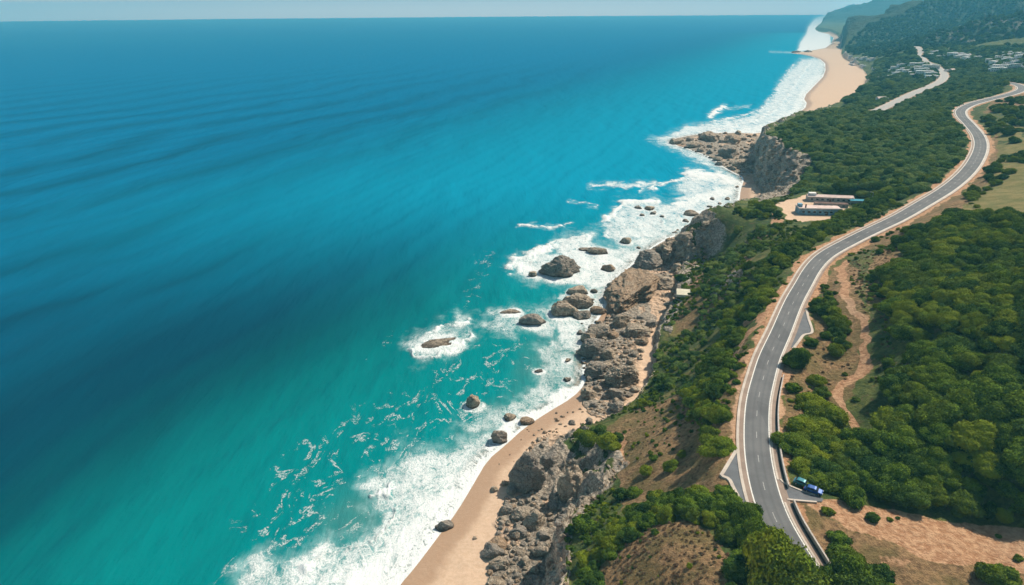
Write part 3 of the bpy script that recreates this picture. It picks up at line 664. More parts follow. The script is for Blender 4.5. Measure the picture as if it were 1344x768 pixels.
for (s, x, y, P, zi, *_r) in ALLR[235:] + [(q[2] * .8, q[0], q[1], hit(q[0], q[1]), 99) for zz, (pl, nn_) in enumerate([(ZR[0][0], 140), (ZR[1][0], 140), (ZR[5][0], 90), (ZR[6][0], 110)]) for q in scatter_px(pl, nn_, 2.2, 5.5, 80 + zz, .9)]:
    v, f = LOWP[random.randrange(6)]; c_ = float(proj(*[np.float64(q) for q in P])[2]); w_ = s * c_ / FPX / 2; an = random.uniform(0, 6.28)
    v = v * [w_, w_ * random.uniform(.65, 1.1), w_ * random.uniform(.45, .85)]
    v = np.stack([v[:, 0] * math.cos(an) - v[:, 1] * math.sin(an), v[:, 0] * math.sin(an) + v[:, 1] * math.cos(an), v[:, 2]], 1) + [P[0], P[1], P[2] + .12 * w_]
    Vr.append(v); Fr.append(f + bb); bb += len(v)
tag(link('rubble', np_mesh('rubble', np.vstack(Vr), np.vstack(Fr), [ROCK], True)), 'small rubble stones strewn between the boulders', 'rubble', kind='stuff')

# ------------------------------------------------------------------ sea
SA = np.radians(np.r_[np.arange(-60, -38, 1.0), np.arange(-38, -18, .3), np.arange(-18, 28, .1), np.arange(28, 40, .5), np.arange(40, 75, 2)])
SLg = np.r_[np.arange(math.log(60), math.log(1400), .0048), np.arange(math.log(1400), math.log(8000), .012), np.arange(math.log(8000), math.log(26000), .05)]
SG, SLL = np.meshgrid(SA, SLg)
SX = np.exp(SLL) * np.sin(SG); SY = np.exp(SLL) * np.cos(SG)
spx, spy, sc_ = proj(SX, SY, np.zeros_like(SX))
sdW = sdist(SX.ravel(), SY.ravel(), Wl).reshape(SX.shape)
off = -sdW
coastline = chaikin([un(a, b)[:2] for a, b in [(150, 1300), (440, 900), (525, 768), (640, 600), (760, 490), (810, 370), (900, 290), (955, 205), (1020, 150), (1070, 90), (1080, 45)]], 2)
offs = pdist(SX, SY, coastline)
gd = -hgt(SX.ravel(), SY.ravel()).reshape(SX.shape)
gd = np.where((SG < AZ[0]) | (SLL > LR[-1]) | (SLL < LR[0]), 8, gd)
jx = (fbm2(SX / 9, SY / 9, 4, 81) - .5); jy = (fbm2(SX / 9 + 30, SY / 9, 4, 82) - .5)
ssc = FPX / sc_
qx = spx + jx * 14 * ssc; qy = spy + jy * 14 * ssc * .5
wash = np.zeros_like(SX); crest = np.zeros_like(SX)
def fp(P, inten, soft=8, power=1.0):
    global wash
    d_ = sdist(qx, qy, P); wash = np.maximum(wash, inten * sst(-soft * 2.6, soft * 1.2, d_)); return inten * sst(-soft, soft, d_) ** power
def fl(P, r, inten, soft=3):
    global wash, crest
    d_ = pdist(qx, qy, P); wash = np.maximum(wash, .8 * inten * (1 - sst(0, r * 2.5 + 3, d_)))
    if inten >= .85: crest = np.maximum(crest, np.exp(-(d_ / max(r * .6, 1.2)) ** 2))
    return inten * (1 - sst(r - soft, r + soft, d_))
foam = np.zeros_like(SX)
for a in [fp([(290, 790), (306, 751), (339, 728), (382, 736), (413, 718), (459, 700), (485, 690), (482, 656), (480, 631), (510, 605), (536, 587), (574, 587), (600, 578), (644, 565), (690, 548), (720, 535), (768, 500), (790, 520), (650, 650), (560, 790)], .66, 16),
          fp([(380, 790), (440, 745), (500, 712), (560, 660), (590, 600), (640, 575), (700, 545), (768, 500), (790, 520), (650, 650), (560, 790)], .84, 24),
          fp([(600, 556), (650, 535), (688, 517), (703, 486), (712, 450), (760, 436), (790, 470), (785, 508), (720, 535), (640, 575)], .55, 10),
          fl([(770, 508), (720, 530), (680, 556), (645, 585)], 9, .95, 7),
          fp([(668, 349), (678, 339), (700, 331), (730, 331), (737, 311), (760, 306), (781, 303), (778, 318), (800, 322), (852, 325), (848, 342), (835, 357), (814, 378), (783, 382), (735, 372), (696, 370)], .74, 9),
          fl([(668, 352), (676, 340), (700, 332), (735, 322)], 5, .85, 4),
          fp([(800, 288), (815, 266), (850, 262), (902, 266), (884, 248), (902, 227), (943, 222), (990, 233), (985, 263), (955, 290), (900, 312), (877, 318), (852, 335), (800, 322), (788, 300)], .66, 9),
          fl([(800, 288), (816, 268), (860, 264)], 5, .9, 5), fl([(905, 228), (940, 232), (970, 240)], 8, .85, 6),
          fl([(778, 243), (800, 241), (820, 244), (858, 240)], 3.5, .72, 4), fl([(745, 263), (785, 272)], 1.2, .7, 1.5), fl([(680, 296), (700, 297)], 2, .9, 2), fl([(697, 301), (720, 298), (745, 296)], 2, .85, 2),
          fp([(528, 452), (545, 437), (572, 427), (600, 411), (628, 416), (624, 440), (602, 462), (572, 475), (540, 487), (550, 470)], .55, 9), fl([(535, 462), (570, 470), (600, 452), (615, 440)], 3, .95, 4), fl([(560, 440), (590, 425), (622, 420)], 2.5, .9, 3),
          fp([(640, 410), (660, 402), (700, 402), (720, 395), (740, 425), (720, 445), (690, 440), (655, 440), (625, 432)], .55, 8),
          fp([(735, 380), (800, 375), (815, 395), (790, 430), (770, 462), (720, 470), (735, 440), (730, 405)], .66, 7),
          fp([(862, 184), (900, 165), (945, 158), (985, 152), (1012, 130), (1022, 108), (1040, 88), (1052, 76), (1090, 74), (1090, 100), (1064, 128), (1075, 138), (1050, 152), (1005, 180), (960, 178), (880, 184)], .68, 5),
          fp([(870, 186), (930, 168), (1000, 160), (1035, 140), (1045, 120), (1060, 95), (1090, 90), (1075, 140), (1005, 182)], .76, 9),
          fp([(1046, 68), (1050, 55), (1058, 44), (1060, 36), (1068, 25), (1080, 19), (1100, 19), (1090, 28), (1075, 33), (1090, 45), (1092, 66)], .9, 3),
          fp([(850, 182), (880, 176), (906, 196), (937, 203), (960, 222), (960, 232), (930, 222), (905, 208), (880, 196)], .62, 5),
          fl([(931, 153), (940, 146), (951, 140)], 2.6, 1.0, 2), fl([(1010, 68), (1040, 69)], .5, .7, 1.2), fl([(955, 143), (985, 139)], 1, .7, 2), fl([(890, 270), (960, 250)], 10, .8, 8),
          fl([(905, 178), (950, 168), (990, 160), (1018, 145), (1036, 122), (1052, 98), (1062, 84)], 1.6, .9, 2.5), fl([(935, 160), (975, 152), (1000, 142), (1015, 125), (1030, 100), (1042, 85)], 1.2, .88, 2.2), fl([(845, 250), (880, 238), (915, 232)], 2, .9, 3), fl([(820, 300), (860, 292), (905, 280)], 2, .88, 4), fl([(700, 345), (690, 330), (730, 318), (770, 310)], 2.5, .9, 4), fl([(400, 750), (450, 722), (500, 700), (520, 668)], 3, .88, 5), fl([(300, 768), (330, 738), (345, 728)], 3, .7, 6), fl([(520, 640), (500, 655), (484, 656)], 4, .9, 5),
          ]:
    foam = np.maximum(foam, a)
wash_f = wash.copy()
lace = np.zeros_like(SX)
for a in [fp([(250, 790), (330, 660), (400, 570), (470, 540), (560, 500), (600, 440), (700, 440), (712, 480), (640, 560), (560, 600), (500, 640), (480, 690), (400, 740), (300, 790)], .44, 30),
          fl([(455, 572), (435, 600), (420, 615), (452, 603), (425, 632), (405, 645)], 5, .62, 6), fl([(470, 620), (440, 610), (490, 600), (530, 580)], 4, .55, 6), fl([(345, 700), (340, 712), (335, 703)], 4, .6, 5), fl([(400, 680), (430, 662), (455, 664)], 3, .75, 4),
          fl([(560, 520), (600, 505), (630, 520), (625, 500)], 5, .6, 6), fl([(640, 330), (600, 420)], 12, .35, 10), fl([(380, 590), (360, 640)], 10, .5, 10), fl([(480, 470), (520, 440)], 8, .4, 8)]:
    lace = np.maximum(lace, a)
for (x, y, w) in SEAROCK:
    d = np.hypot(SX - x, (SY - y)) - w
    foam = np.maximum(foam, .78 * (1 - sst(-.2 * w, 2.2 + w * .5, d)))
foam = np.maximum(foam, np.maximum(sst(1.0, .1, off / 4.5) * .93, sst(2.2, .8, off) * 1.3) * (off > -3))
murk = np.maximum(fp([(425, 680), (450, 665), (470, 650), (490, 660), (490, 690), (460, 700), (430, 702)], .8, 30), fp([(600, 580), (620, 560), (640, 545), (685, 510), (690, 470), (720, 440), (760, 450), (765, 490), (700, 545), (640, 580)], .75, 28))
murk = np.maximum(murk, sst(26, 2, off) * .6)
# real swell relief; shading of tilted wave faces is also painted as dark bands
al, ac = SX * math.cos(R(20)) - SY * math.sin(R(20)), SX * math.sin(R(20)) + SY * math.cos(R(20))
ph = al / 46 + 1.2 * fbm2(SX / 150, SY / 150, 3, 90) * 2
SZ = (.55 * np.sin(ph * 2 * math.pi) + .25 * np.sin(al / 17 * 2 * math.pi + 6 * fbm2(SX / 70, SY / 70, 2, 93))) * sst(20, 90, off) * sst(3000, 900, np.exp(SLL))
bw = al / 105 + 1.1 * fbm2(SX / 260, SY / 260, 3, 97)
bw2 = al / 33 + 1.6 * fbm2(SX / 120, SY / 120, 3, 98)
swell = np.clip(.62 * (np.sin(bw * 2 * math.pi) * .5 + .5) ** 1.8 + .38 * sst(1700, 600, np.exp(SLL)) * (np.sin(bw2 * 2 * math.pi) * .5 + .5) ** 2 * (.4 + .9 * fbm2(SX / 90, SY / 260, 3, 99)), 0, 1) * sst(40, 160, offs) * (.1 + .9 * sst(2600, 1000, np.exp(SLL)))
SZ += 1.1 * crest * sst(3, 25, off)
SZ += (fbm2(SX / 3.5, SY / 3.5, 3, 95) - .5) * .5 * np.clip(foam, 0, 1) * sst(2, 10, off)
V = np.stack([SX, SY, SZ], 2).reshape(-1, 3); ii = np.arange(SX.size).reshape(SX.shape)
Q = np.stack([ii[:-1, :-1], ii[1:, :-1], ii[1:, 1:], ii[:-1, 1:]], 2).reshape(-1, 4)[:, ::-1]
kq = (sdW < 60)[:-1, :-1].ravel() | (sdW < 60)[1:, 1:].ravel()
Q = Q[kq]; used = np.zeros(len(V), bool); used[Q.ravel()] = True; remap = np.cumsum(used) - 1

def sea_material():
    t = NT('sea_water'); p = t.pos()
    o = t.attr('offs'); foam = t.attr('foam'); lace = t.attr('lace'); murk = t.attr('murk')
    sw = t.mapping(p, (1, .22, 1), (0, 0, R(20)))          # crests run with the coast
    nbig = t.noise(sw, .013, 3, .5, .3); nmed = t.noise(sw, .05, 4, .5, .4); n1 = t.noise(sw, .22, 5, .6); n0 = t.noise(p, .6, 4, .6)
    oo = t.math('ADD', o, t.math('MULTIPLY', t.math('SUBTRACT', nbig, .5), 70))
    ramp = t.new('ShaderNodeValToRGB'); t.l.new(t.math('DIVIDE', oo, 900.0), ramp.inputs[0])
    e = ramp.color_ramp; e.elements[0].position = 0; e.elements[0].color = (0, .215, .22, 1)
    e.elements[1].position = 1; e.elements[1].color = (0, .13, .27, 1)
    for pos_, c in ((.09, (0, .185, .19)), (.12, (0, .135, .145)), (.155, (0, .075, .095)), (.2, (0, .052, .085)), (.32, (0, .085, .16)), (.6, (0, .12, .24))):
        q = e.elements.new(pos_); q.color = (*c, 1)
    c = ramp.outputs[0]
    c = t.mix(t.math('MULTIPLY', t.math('MULTIPLY', t.attr('swell'), t.ss(nbig, .22, .5)), .8), c, (.0, .04, .075))  # wave-face shading put into the water colour
    c = t.mix(t.math('MULTIPLY', t.ss(n1, .48, .66), .16), c, (.0, .05, .09))
    # beyond the bay the shallows are paler cyan
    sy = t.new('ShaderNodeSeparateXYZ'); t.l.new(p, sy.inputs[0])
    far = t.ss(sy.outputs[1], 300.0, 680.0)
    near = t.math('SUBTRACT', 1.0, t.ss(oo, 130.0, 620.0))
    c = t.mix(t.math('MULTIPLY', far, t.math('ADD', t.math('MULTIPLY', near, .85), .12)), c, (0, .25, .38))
    c = t.mix(t.math('MULTIPLY', murk, .55), c, (.12, .22, .19))
    # foam
    big = t.noise(t.mapping(p, (1, .5, 1), (0, 0, R(35))), .11, 6, .65, .8); lc = t.noise(t.mapping(p, (1, .7, 1), (0, 0, R(20))), .36, 7, .7, .7); fi = t.noise(t.mapping(p, (1, .75, 1), (0, 0, R(35))), 1.9, 5, .75, .3)
    rid = t.math('SUBTRACT', 1.0, t.math('MULTIPLY', t.math('ABSOLUTE', t.math('SUBTRACT', lc, .5)), 5.0))
    tex = t.math('ADD', t.math('MULTIPLY', rid, .24), t.math('ADD', t.math('MULTIPLY', big, .5), t.math('MULTIPLY', fi, .5)))
    fm = t.ss(t.math('ADD', foam, t.math('MULTIPLY', t.math('SUBTRACT', tex, .60), 1.5)), .50, .98)
    wash = t.attr('wash'); thin = t.math('MULTIPLY', t.ss(t.math('ADD', wash, t.math('MULTIPLY', t.math('SUBTRACT', t.math('ADD', t.math('MULTIPLY', big, .6), t.math('MULTIPLY', lc, .4)), .5), 2.2)), .15, 1.0), t.math('MULTIPLY', t.ss(wash, .03, .5), .55))
    fm = t.math('MULTIPLY', fm, t.ss(foam, .02, .3))
    l2 = t.noise(t.mapping(p, (1, .6, 1), (0, 0, R(28))), .085, 5, .6, 1.0)
    r2 = t.math('SUBTRACT', 1.0, t.math('MULTIPLY', t.math('ABSOLUTE', t.math('SUBTRACT', l2, .5)), 19.0))
    r3 = t.math('MULTIPLY', t.math('MAXIMUM', r2, 0.0), t.math('MULTIPLY', t.ss(t.noise(p, .11, 5, .7), .40, .60), t.math('ADD', .35, t.ss(fi, .42, .58))))
    lm = t.ss(t.math('MULTIPLY', r3, lace), .12, .40)
    fm = t.math('MAXIMUM', fm, t.math('MULTIPLY', lm, .55))
    c = t.mix(thin, c, (.45, .62, .62))
    c = t.mix(fm, c, t.mix(t.ss(fi, .4, .6), (.66, .71, .70), (.80, .81, .78)))
    chop = t.math('ADD', t.math('MULTIPLY', nmed, 3.2), t.math('ADD', t.math('MULTIPLY', n1, 1.1), t.math('MULTIPLY', n0, .22)))
    chop = t.math('ADD', chop, t.math('MULTIPLY', fm, .25))
    nrm = t.bump(chop, .55, 1.0)
    rough = t.math('ADD', .38, t.math('MULTIPLY', fm, .5))
    t.fin(c, rough, nrm, 0.0)
    lw_ = t.new('ShaderNodeLayerWeight'); lw_.inputs[0].default_value = .25; t.l.new(nrm, lw_.inputs['Normal'])
    gl = t.new('ShaderNodeBsdfGlossy'); gl.inputs[0].default_value = (.45, .8, 1, 1); t.put(gl.inputs['Roughness'], .22); t.l.new(nrm, gl.inputs['Normal'])
    ms = t.new('ShaderNodeMixShader'); t.put(ms.inputs[0], t.math('MULTIPLY', t.math('MINIMUM', lw_.outputs['Fresnel'], .12), .2)); t.l.new(t.b.outputs[0], ms.inputs[1]); t.l.new(gl.outputs[0], ms.inputs[2]); t.l.new(ms.outputs[0], t.out.inputs[0])
    a = t.math('MAXIMUM', t.ss(t.attr('depth'), -.05, .75), fm)
    t.put(t.b.inputs['Alpha'], a)
    return t.m
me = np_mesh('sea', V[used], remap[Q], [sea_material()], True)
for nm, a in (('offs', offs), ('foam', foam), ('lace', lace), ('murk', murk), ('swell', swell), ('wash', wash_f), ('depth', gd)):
    fattr(me, nm, a.reshape(-1)[used])
tag(link('sea', me), kind='structure')

# ------------------------------------------------------------------ roads
def asphalt_mat(name, base):
    t = NT(name); p = t.pos(); nb = t.noise(p, .25, 4); nf = t.noise(p, 6, 4, .7); st = t.noise(p, .9, 5)
    c = t.mix(t.ss(nb, .35, .65), base, tuple(b * 1.22 for b in base)); c = t.mix(t.math('MULTIPLY', t.ss(nf, .45, .65), .35), c, tuple(b * .6 for b in base))
    c = t.mix(t.math('MULTIPLY', t.ss(st, .56, .66), .25), c, tuple(b * .55 for b in base))
    return t.fin(c, .85, t.bump(nf, .3, .05), .3)
ASPH = asphalt_mat('asphalt', (.125, .132, .14)); PALE = asphalt_mat('pale_concrete', (.50, .43, .36)); GUT = asphalt_mat('gutter_grit', (.27, .20, .155)); GRIT = asphalt_mat('old_road_surface', (.42, .37, .32))
def paint():
    t = NT('road_paint'); p = t.pos(); nf = t.noise(p, 1.6, 5, .7)
    return t.fin(t.mix(t.ss(nf, .52, .66), (.74, .72, .66), (.4, .38, .35)), .7)
PAINT = paint()
def frame(P):
    d = np.gradient(P[:, :2], axis=0); d /= np.linalg.norm(d, axis=1)[:, None] + 1e-9
    return np.stack([d[:, 1], -d[:, 0]], 1)   # to the right
def ribbon(P, oL, oR, dz, thick=0):
    N = frame(P); oL = np.broadcast_to(oL, len(P)); oR = np.broadcast_to(oR, len(P))
    L = np.c_[P[:, :2] + N * oL[:, None], P[:, 2] + dz]; Rr = np.c_[P[:, :2] + N * oR[:, None], P[:, 2] + dz]
    n_ = len(P); V = np.vstack([L, Rr]); i = np.arange(n_ - 1)
    F_ = np.stack([i, i + n_, i + n_ + 1, i + 1], 1)
    if thick:
        V = np.vstack([V, L - [0, 0, thick], Rr - [0, 0, thick]])
        F_ = np.vstack([F_, np.stack([i, i + 1, i + 1 + 2 * n_, i + 2 * n_], 1), np.stack([i + n_, i + 3 * n_, i + 1 + 3 * n_, i + n_ + 1], 1),
                        [[0, 2 * n_, 3 * n_, n_], [n_ - 1, 2 * n_ - 1, 4 * n_ - 1, 3 * n_ - 1]]])
    return V, F_
def strip(name, P, oL, oR, dz, mat, thick=0, parent=None):
    V, F_ = ribbon(P, oL, oR, dz, thick); return link(name, np_mesh(name, V, F_, [mat]), parent)
hw = road_hw(Rw)
road = tag(strip('road', Rw, -hw - 1.2, hw + 1.7, -.010, GUT), kind='structure')
cols = np.linspace(-1, 1, 15); Nn = frame(Rw)
Vc = np.concatenate([np.c_[Rw[:, :2] + Nn * (hw * c_)[:, None], Rw[:, 2]] for c_ in cols]); nR = len(Rw); i_ = np.arange(nR - 1)
Fc = np.concatenate([np.stack([i_ + a_ * nR, i_ + (a_ + 1) * nR, i_ + (a_ + 1) * nR + 1, i_ + a_ * nR + 1], 1) for a_ in range(14)])
tr = np.exp(-((np.abs(np.abs(cols) - .47) - .2) / .09) ** 2); me_ = np_mesh('road_carriageway', Vc, Fc)
t_ = NT('worn_asphalt'); p_ = t_.pos(); nb_ = t_.noise(p_, .12, 5, .6); nf_ = t_.noise(p_, 5, 4, .7); pt_ = t_.voro(t_.mapping(p_, (.5, .12, 1), (0, 0, R(-25))), .35, 'F1', 'Color')
sp_ = t_.new('ShaderNodeSeparateColor'); t_.l.new(pt_, sp_.inputs[0])
c_ = t_.mix(t_.ss(nb_, .35, .65), (.125, .128, .13), (.165, .166, .165)); c_ = t_.mix(t_.math('MULTIPLY', t_.attr('track'), .38), c_, (.08, .08, .082))
c_ = t_.mix(t_.math('MULTIPLY', t_.ss(sp_.outputs[0], .80, .82), .28), c_, (.06, .062, .065)); c_ = t_.mix(t_.math('MULTIPLY', t_.ss(nf_, .5, .65), .3), c_, (.075, .075, .075))
c_ = t_.mix(t_.math('MULTIPLY', t_.ss(t_.math('SUBTRACT', t_.attr('edge'), t_.math('MULTIPLY', nb_, .3)), .62, .95), .5), c_, (.30, .24, .18))
me_.materials.clear(); me_.materials.append(t_.fin(c_, .85, t_.bump(nf_, .3, .05), .25))
fattr(me_, 'track', np.repeat(tr, nR)); fattr(me_, 'edge', np.repeat(np.abs(cols) ** 3, nR))
tag(link('road_carriageway', me_), kind='structure')
lw = .30 * (1 + .9 * sst(300, 900, Rw[:, 1]))
tag(strip('road_edge_marking', Rw, -hw, -hw + lw, .006, PAINT), kind='structure')
tag(strip('road_edge_marking', Rw, hw - lw, hw, .006, PAINT), kind='structure')
tag(strip('kerb', Rw, -hw - 1.95, -hw - 1.2, .11, PALE, .5), kind='structure')
# right kerb stops at the turn-off
ip = [int(np.argmin(np.hypot(Rw[:, 0] - p[0], Rw[:, 1] - p[1]))) for p in (un(1006, 656, 45), un(1001, 630, 45), un(1040, 400, 45))]
tag(strip('kerb', Rw[:ip[0] + 1], hw[:ip[0] + 1] + .1, hw[:ip[0] + 1] + .6, .10, PALE, .5), kind='structure')
tag(strip('kerb', Rw[ip[1]:], hw[ip[1]:] + .1, hw[ip[1]:] + .6 + .8 * sst(250, 400, Rw[ip[1]:, 1]), .10, PALE, .5), kind='structure')
# dashes of the centre line: one marking mesh
s = np.r_[0, np.cumsum(np.linalg.norm(np.diff(Rw[:, :2], axis=0), axis=1))]
Vs, Fs, b = [], [], 0
q = 4.0
while q < s[-1] - 6:
    qq = np.linspace(q, q + 3.2, 3); P = np.stack([np.interp(qq, s, Rw[:, k]) for k in range(3)], 1)
    w = .1 * (1 + .8 * float(sst(300, 900, P[0, 1])))
    V, F_ = ribbon(P, -w, w, .007); Vs.append(V); Fs.append(F_ + b); b += len(V); q += 11.5
tag(link('road_centre_marking', np_mesh('road_centre_marking', np.vstack(Vs), np.vstack(Fs), [simple('worn_paint', (.46, .45, .43), .8, .2, 2)])), kind='structure')
tag(strip('far_road', R2w, -7.5, 7.5, .1, GRIT), kind='structure')
tag(strip('far_road_carriageway', R2w, -4.5, 5, .13, asphalt_mat('far_asphalt', (.36, .34, .31))), kind='structure')

# lay-bys
def pad(name, pts, z, mat):
    V = [tuple(un(a, b, z)) for a, b in pts]; me = bpy.data.meshes.new(name); me.from_pydata(V, [], [tuple(range(len(V)))]); me.materials.append(mat); me.update(); return tag(link(name, me), kind='structure')
pad('pavement', [(966, 592), (949.5, 621.7), (957, 628), (969, 655), (982, 668), (985, 650), (973, 605)], 44.972, ASPH)
pad('pavement', [(1004, 590), (1014, 616), (1023, 630), (1030, 635.5), (1049, 644), (1074, 651), (1081, 655), (1079, 658.5), (1034, 655), (1018, 656), (1008, 640)], 44.972, ASPH)
pad('pavement', [(1058, 407), (1067, 437), (1055, 439), (1041, 458), (1030, 450), (1050, 415)], 44.972, ASPH)
def edge_wall(name, pts, z, w, h, mat, label, cat, group=None, dz=0, structure=False):
    P = resample(spl(np.array([un(a, b, z) for a, b in pts]), 5), 1.0)
    V, F_ = ribbon(P, -w / 2, w / 2, h + dz, h + .6); o = link(name, np_mesh(name, V, F_, [mat]))
    return tag(o, kind='structure') if structure else tag(o, label, cat, group)
edge_wall('kerb', [(967, 590), (949, 620), (947, 624), (957, 629), (963, 641), (972, 657), (979, 664)], 45, .9, .12, PALE, '', '', structure=True)
edge_wall('kerb', [(1024, 629), (1030, 634.5), (1049, 643), (1070, 650)], 45, .5, .14, PALE, '', '', structure=True)
edge_wall('kerb', [(1033, 655.5), (1050, 657.2), (1072, 659)], 45, .5, .14, PALE, '', '', structure=True)
edge_wall('kerb', [(1058, 405), (1061, 418), (1066, 436), (1055, 440), (1048, 449), (1041, 458)], 45, .9, .2, PALE, '', '', structure=True)
CONC = simple('parapet_concrete', (.56, .50, .44), .9, .15, .8)
DARK = simple('wall_shadow_strip', (.08, .078, .075), .9, .2, 2)  # parapet's shadow on the verge, laid as a dark coloured strip
iw = [int(np.argmin(np.hypot(Rw[:, 0] - p[0], Rw[:, 1] - p[1]))) for p in (un(1001, 634, 45), un(1003, 492, 45), un(1009, 658, 45))]
for (a, b, lab) in ((iw[0], iw[1], 'long low pale concrete parapet wall beside the road, curving past the turn-off up to the leaning tree'), (0, iw[2], 'shorter pale concrete parapet wall running down the road below the turn-off')):
    t = empty('parapet_wall', tuple(Rw[(a + b) // 2])); t.location.x += 5.5
    bpy.context.view_layer.update()
    tag(t, lab, 'wall', 'concrete parapet walls along the road')
    P = Rw[a:b + 1].copy(); h_ = hw[a:b + 1]
    for nm, l, r_, dz, th, mt_ in (('wall_coping', h_ + 2.12, h_ + 2.5, 1.12, .12, CONC), ('wall_body', h_ + 2.16, h_ + 2.46, .998, 1.6, CONC), ('wall_shadow_strip', h_ + 1.65, h_ + 2.155, -.004, .3, DARK)):
        V, F_ = ribbon(P, l, r_, dz, th); V = V - np.array(t.location); o = link(nm, np_mesh(nm, V, F_, [mt_]), t)

# ------------------------------------------------------------------ vegetation
def crown(name, Rr, Hc, nl, nleaf, leaf, seed, mat):
    g = np.random.default_rng(seed)
    C = [np.array([g.uniform(-.1, .1) * Rr, g.uniform(-.1, .1) * Rr, Hc * .36])]; S = [np.array([Rr * g.uniform(.6, .72), Rr * g.uniform(.55, .72), Hc * .46])]
    for k in range(nl):
        a = g.uniform(0, 2 * math.pi); e = g.uniform(.02, 1) ** .8 * math.pi / 2
        rr = g.uniform(.15, .40) * Rr
        C.append(np.array([math.cos(a) * math.cos(e) * Rr * g.uniform(.5, .82), math.sin(a) * math.cos(e) * Rr * g.uniform(.5, .82), Hc * .34 + math.sin(e) * Hc * g.uniform(.28, .52)])); S.append(np.array([rr, rr, rr * .72]))
    C = np.array(C); S = np.array(S)
    Vs, Fs, T, b = [], [], [], 0
    iv, fi = ICO[2]
    for k in range(len(C)):
        v = iv * (S[k] * .9) * (1 + .12 * (fbm3(iv * 2 + seed + k, 2, seed) - .5)[:, None]) + C[k]
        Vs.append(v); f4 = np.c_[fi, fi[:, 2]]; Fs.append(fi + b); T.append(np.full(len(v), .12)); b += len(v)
    tri = [np.vstack(Fs)]
    wgt = (S[:, 0] * S[:, 2]); wgt[0] *= .8; kk = g.choice(len(C), nleaf * 2, p=wgt / wgt.sum())
    d = g.normal(size=(nleaf * 2, 3)); d /= np.linalg.norm(d, axis=1)[:, None]; d[:, 2] = np.abs(d[:, 2]) * np.where(g.random(nleaf * 2) < .8, 1, -1)
    p = C[kk] + d * S[kk] * np.where(g.random((nleaf * 2, 1)) < .12, g.uniform(1.05, 1.3, (nleaf * 2, 1)), g.uniform(.86, 1.08, (nleaf * 2, 1)))
    ok = p[:, 2] > Hc * .02
    for k in range(len(C)):
        q_ = (((p - C[k]) / S[k]) ** 2).sum(1); ok &= ~((q_ < .82) & (kk != k))
    p, d, kk = p[ok][:nleaf], d[ok][:nleaf], kk[ok][:nleaf]; m = len(p)
    nrm = d / S[kk]; nrm /= np.linalg.norm(nrm, axis=1)[:, None]; nrm = nrm + g.normal(size=(m, 3)) * .30; nrm /= np.linalg.norm(nrm, axis=1)[:, None]
    u = np.cross(nrm, g.normal(size=(m, 3))); u /= np.linalg.norm(u, axis=1)[:, None]; w = np.cross(nrm, u)
    sz = leaf * g.uniform(.55, 1.3, (m, 1)); su = u * sz * .5; sv = w * sz * .36
    lift = nrm * sz * .22
    quad = np.stack([p - su - sv * .4, p - sv - lift * .0 + su * .1, p + su + sv * .3, p + sv + lift - su * .2], 1).reshape(-1, 3)
    lt = g.uniform(.0, .85, len(C))
    tint = np.repeat(np.clip(lt[kk] + g.normal(size=m) * .22, 0, 1), 4)
    V = np.vstack(Vs + [quad]); idx = np.arange(m)[:, None] * 4 + b
    tris = np.vstack(tri + [idx + [0, 1, 2], idx + [0, 2, 3]])
    me = np_mesh(name, V, tris, [mat], False); fattr(me, 'tint', np.r_[np.concatenate(T), tint]); return me
def trunk_mesh(Rr, Hc, seed):
    g = random.Random(seed); mb = MB()
    for k in range(4):
        a = k * 1.7 + g.random(); top = (math.cos(a) * Rr * .45, math.sin(a) * Rr * .45, Hc * .5)
        mid = (top[0] * .3 + g.uniform(-.1, .1), top[1] * .3, Hc * .22)
        mb.cyl((0, 0, -.6), mid, .05 * Rr, .035 * Rr, 7); mb.cyl(mid, top, .035 * Rr, .012 * Rr, 6)
    me = bpy.data.meshes.new('trunk'); me.from_pydata(mb.v, [], mb.f); me.materials.append(BARK); me.update(); return me
KIND = []   # (crown mesh, trunk mesh, radius)
for i in range(4): KIND.append((crown('crown', 6.2, 6.6, 30, 9000, .50, 200 + i, LEAF if i < 2 else LEAFD), trunk_mesh(6.2, 6.6, i), 6.2))
for i in range(4): KIND.append((crown('crown', 3.4, 3.6, 18, 4200, .38, 220 + i, LEAF if i < 2 else LEAFD), trunk_mesh(3.4, 3.6, 10 + i), 3.4))
for i in range(3): KIND.append((crown('crown', 1.7, 1.5, 10, 1500, .28, 240 + i, LEAF if i < 2 else LEAFD), trunk_mesh(1.7, 1.5, 20 + i), 1.7))
LEAFL = leaf_material('low_scrub_foliage', (.06, .12, .03), (.23, .33, .08), (.29, .34, .075))
LEAFB = leaf_material('dry_brush', (.11, .072, .045), (.30, .205, .125), (.25, .19, .09))
for i in range(3): KIND.append((crown('crown', 5.0, 2.7, 26, 6500, .46, 260 + i, LEAFL), trunk_mesh(5.0, 2.7, 30 + i), 5.0))
for i in range(2): KIND.append((crown('crown', 1.0, .5, 8, 420, .22, 280 + i, LEAFB), trunk_mesh(1.0, .8, 40 + i), 1.0))
KB, KM, KS, KF, KD = [0, 1, 2, 3], [4, 5, 6, 7], [8, 9, 10], [11, 12, 13], [14, 15]
TRAIL = chaikin(np.array([hit(a_, b_)[:2] for a_, b_ in [(1106, 345), (1108, 372), (1118, 400), (1135, 430), (1143, 450), (1145, 470), (1135, 490), (1115, 508), (1106, 522), (1118, 545), (1127, 570)]]), 1)
PL = []   # plants: x,y,z,kind,scale,rot,zone, hand label
def sized(r):
    if r > 4.3: ks = KB
    elif r > 2.2: ks = KM
    else: ks = KS
    k = random.choice(ks if random.random() < .6 else ks[:2]); return k, r / KIND[k][2]
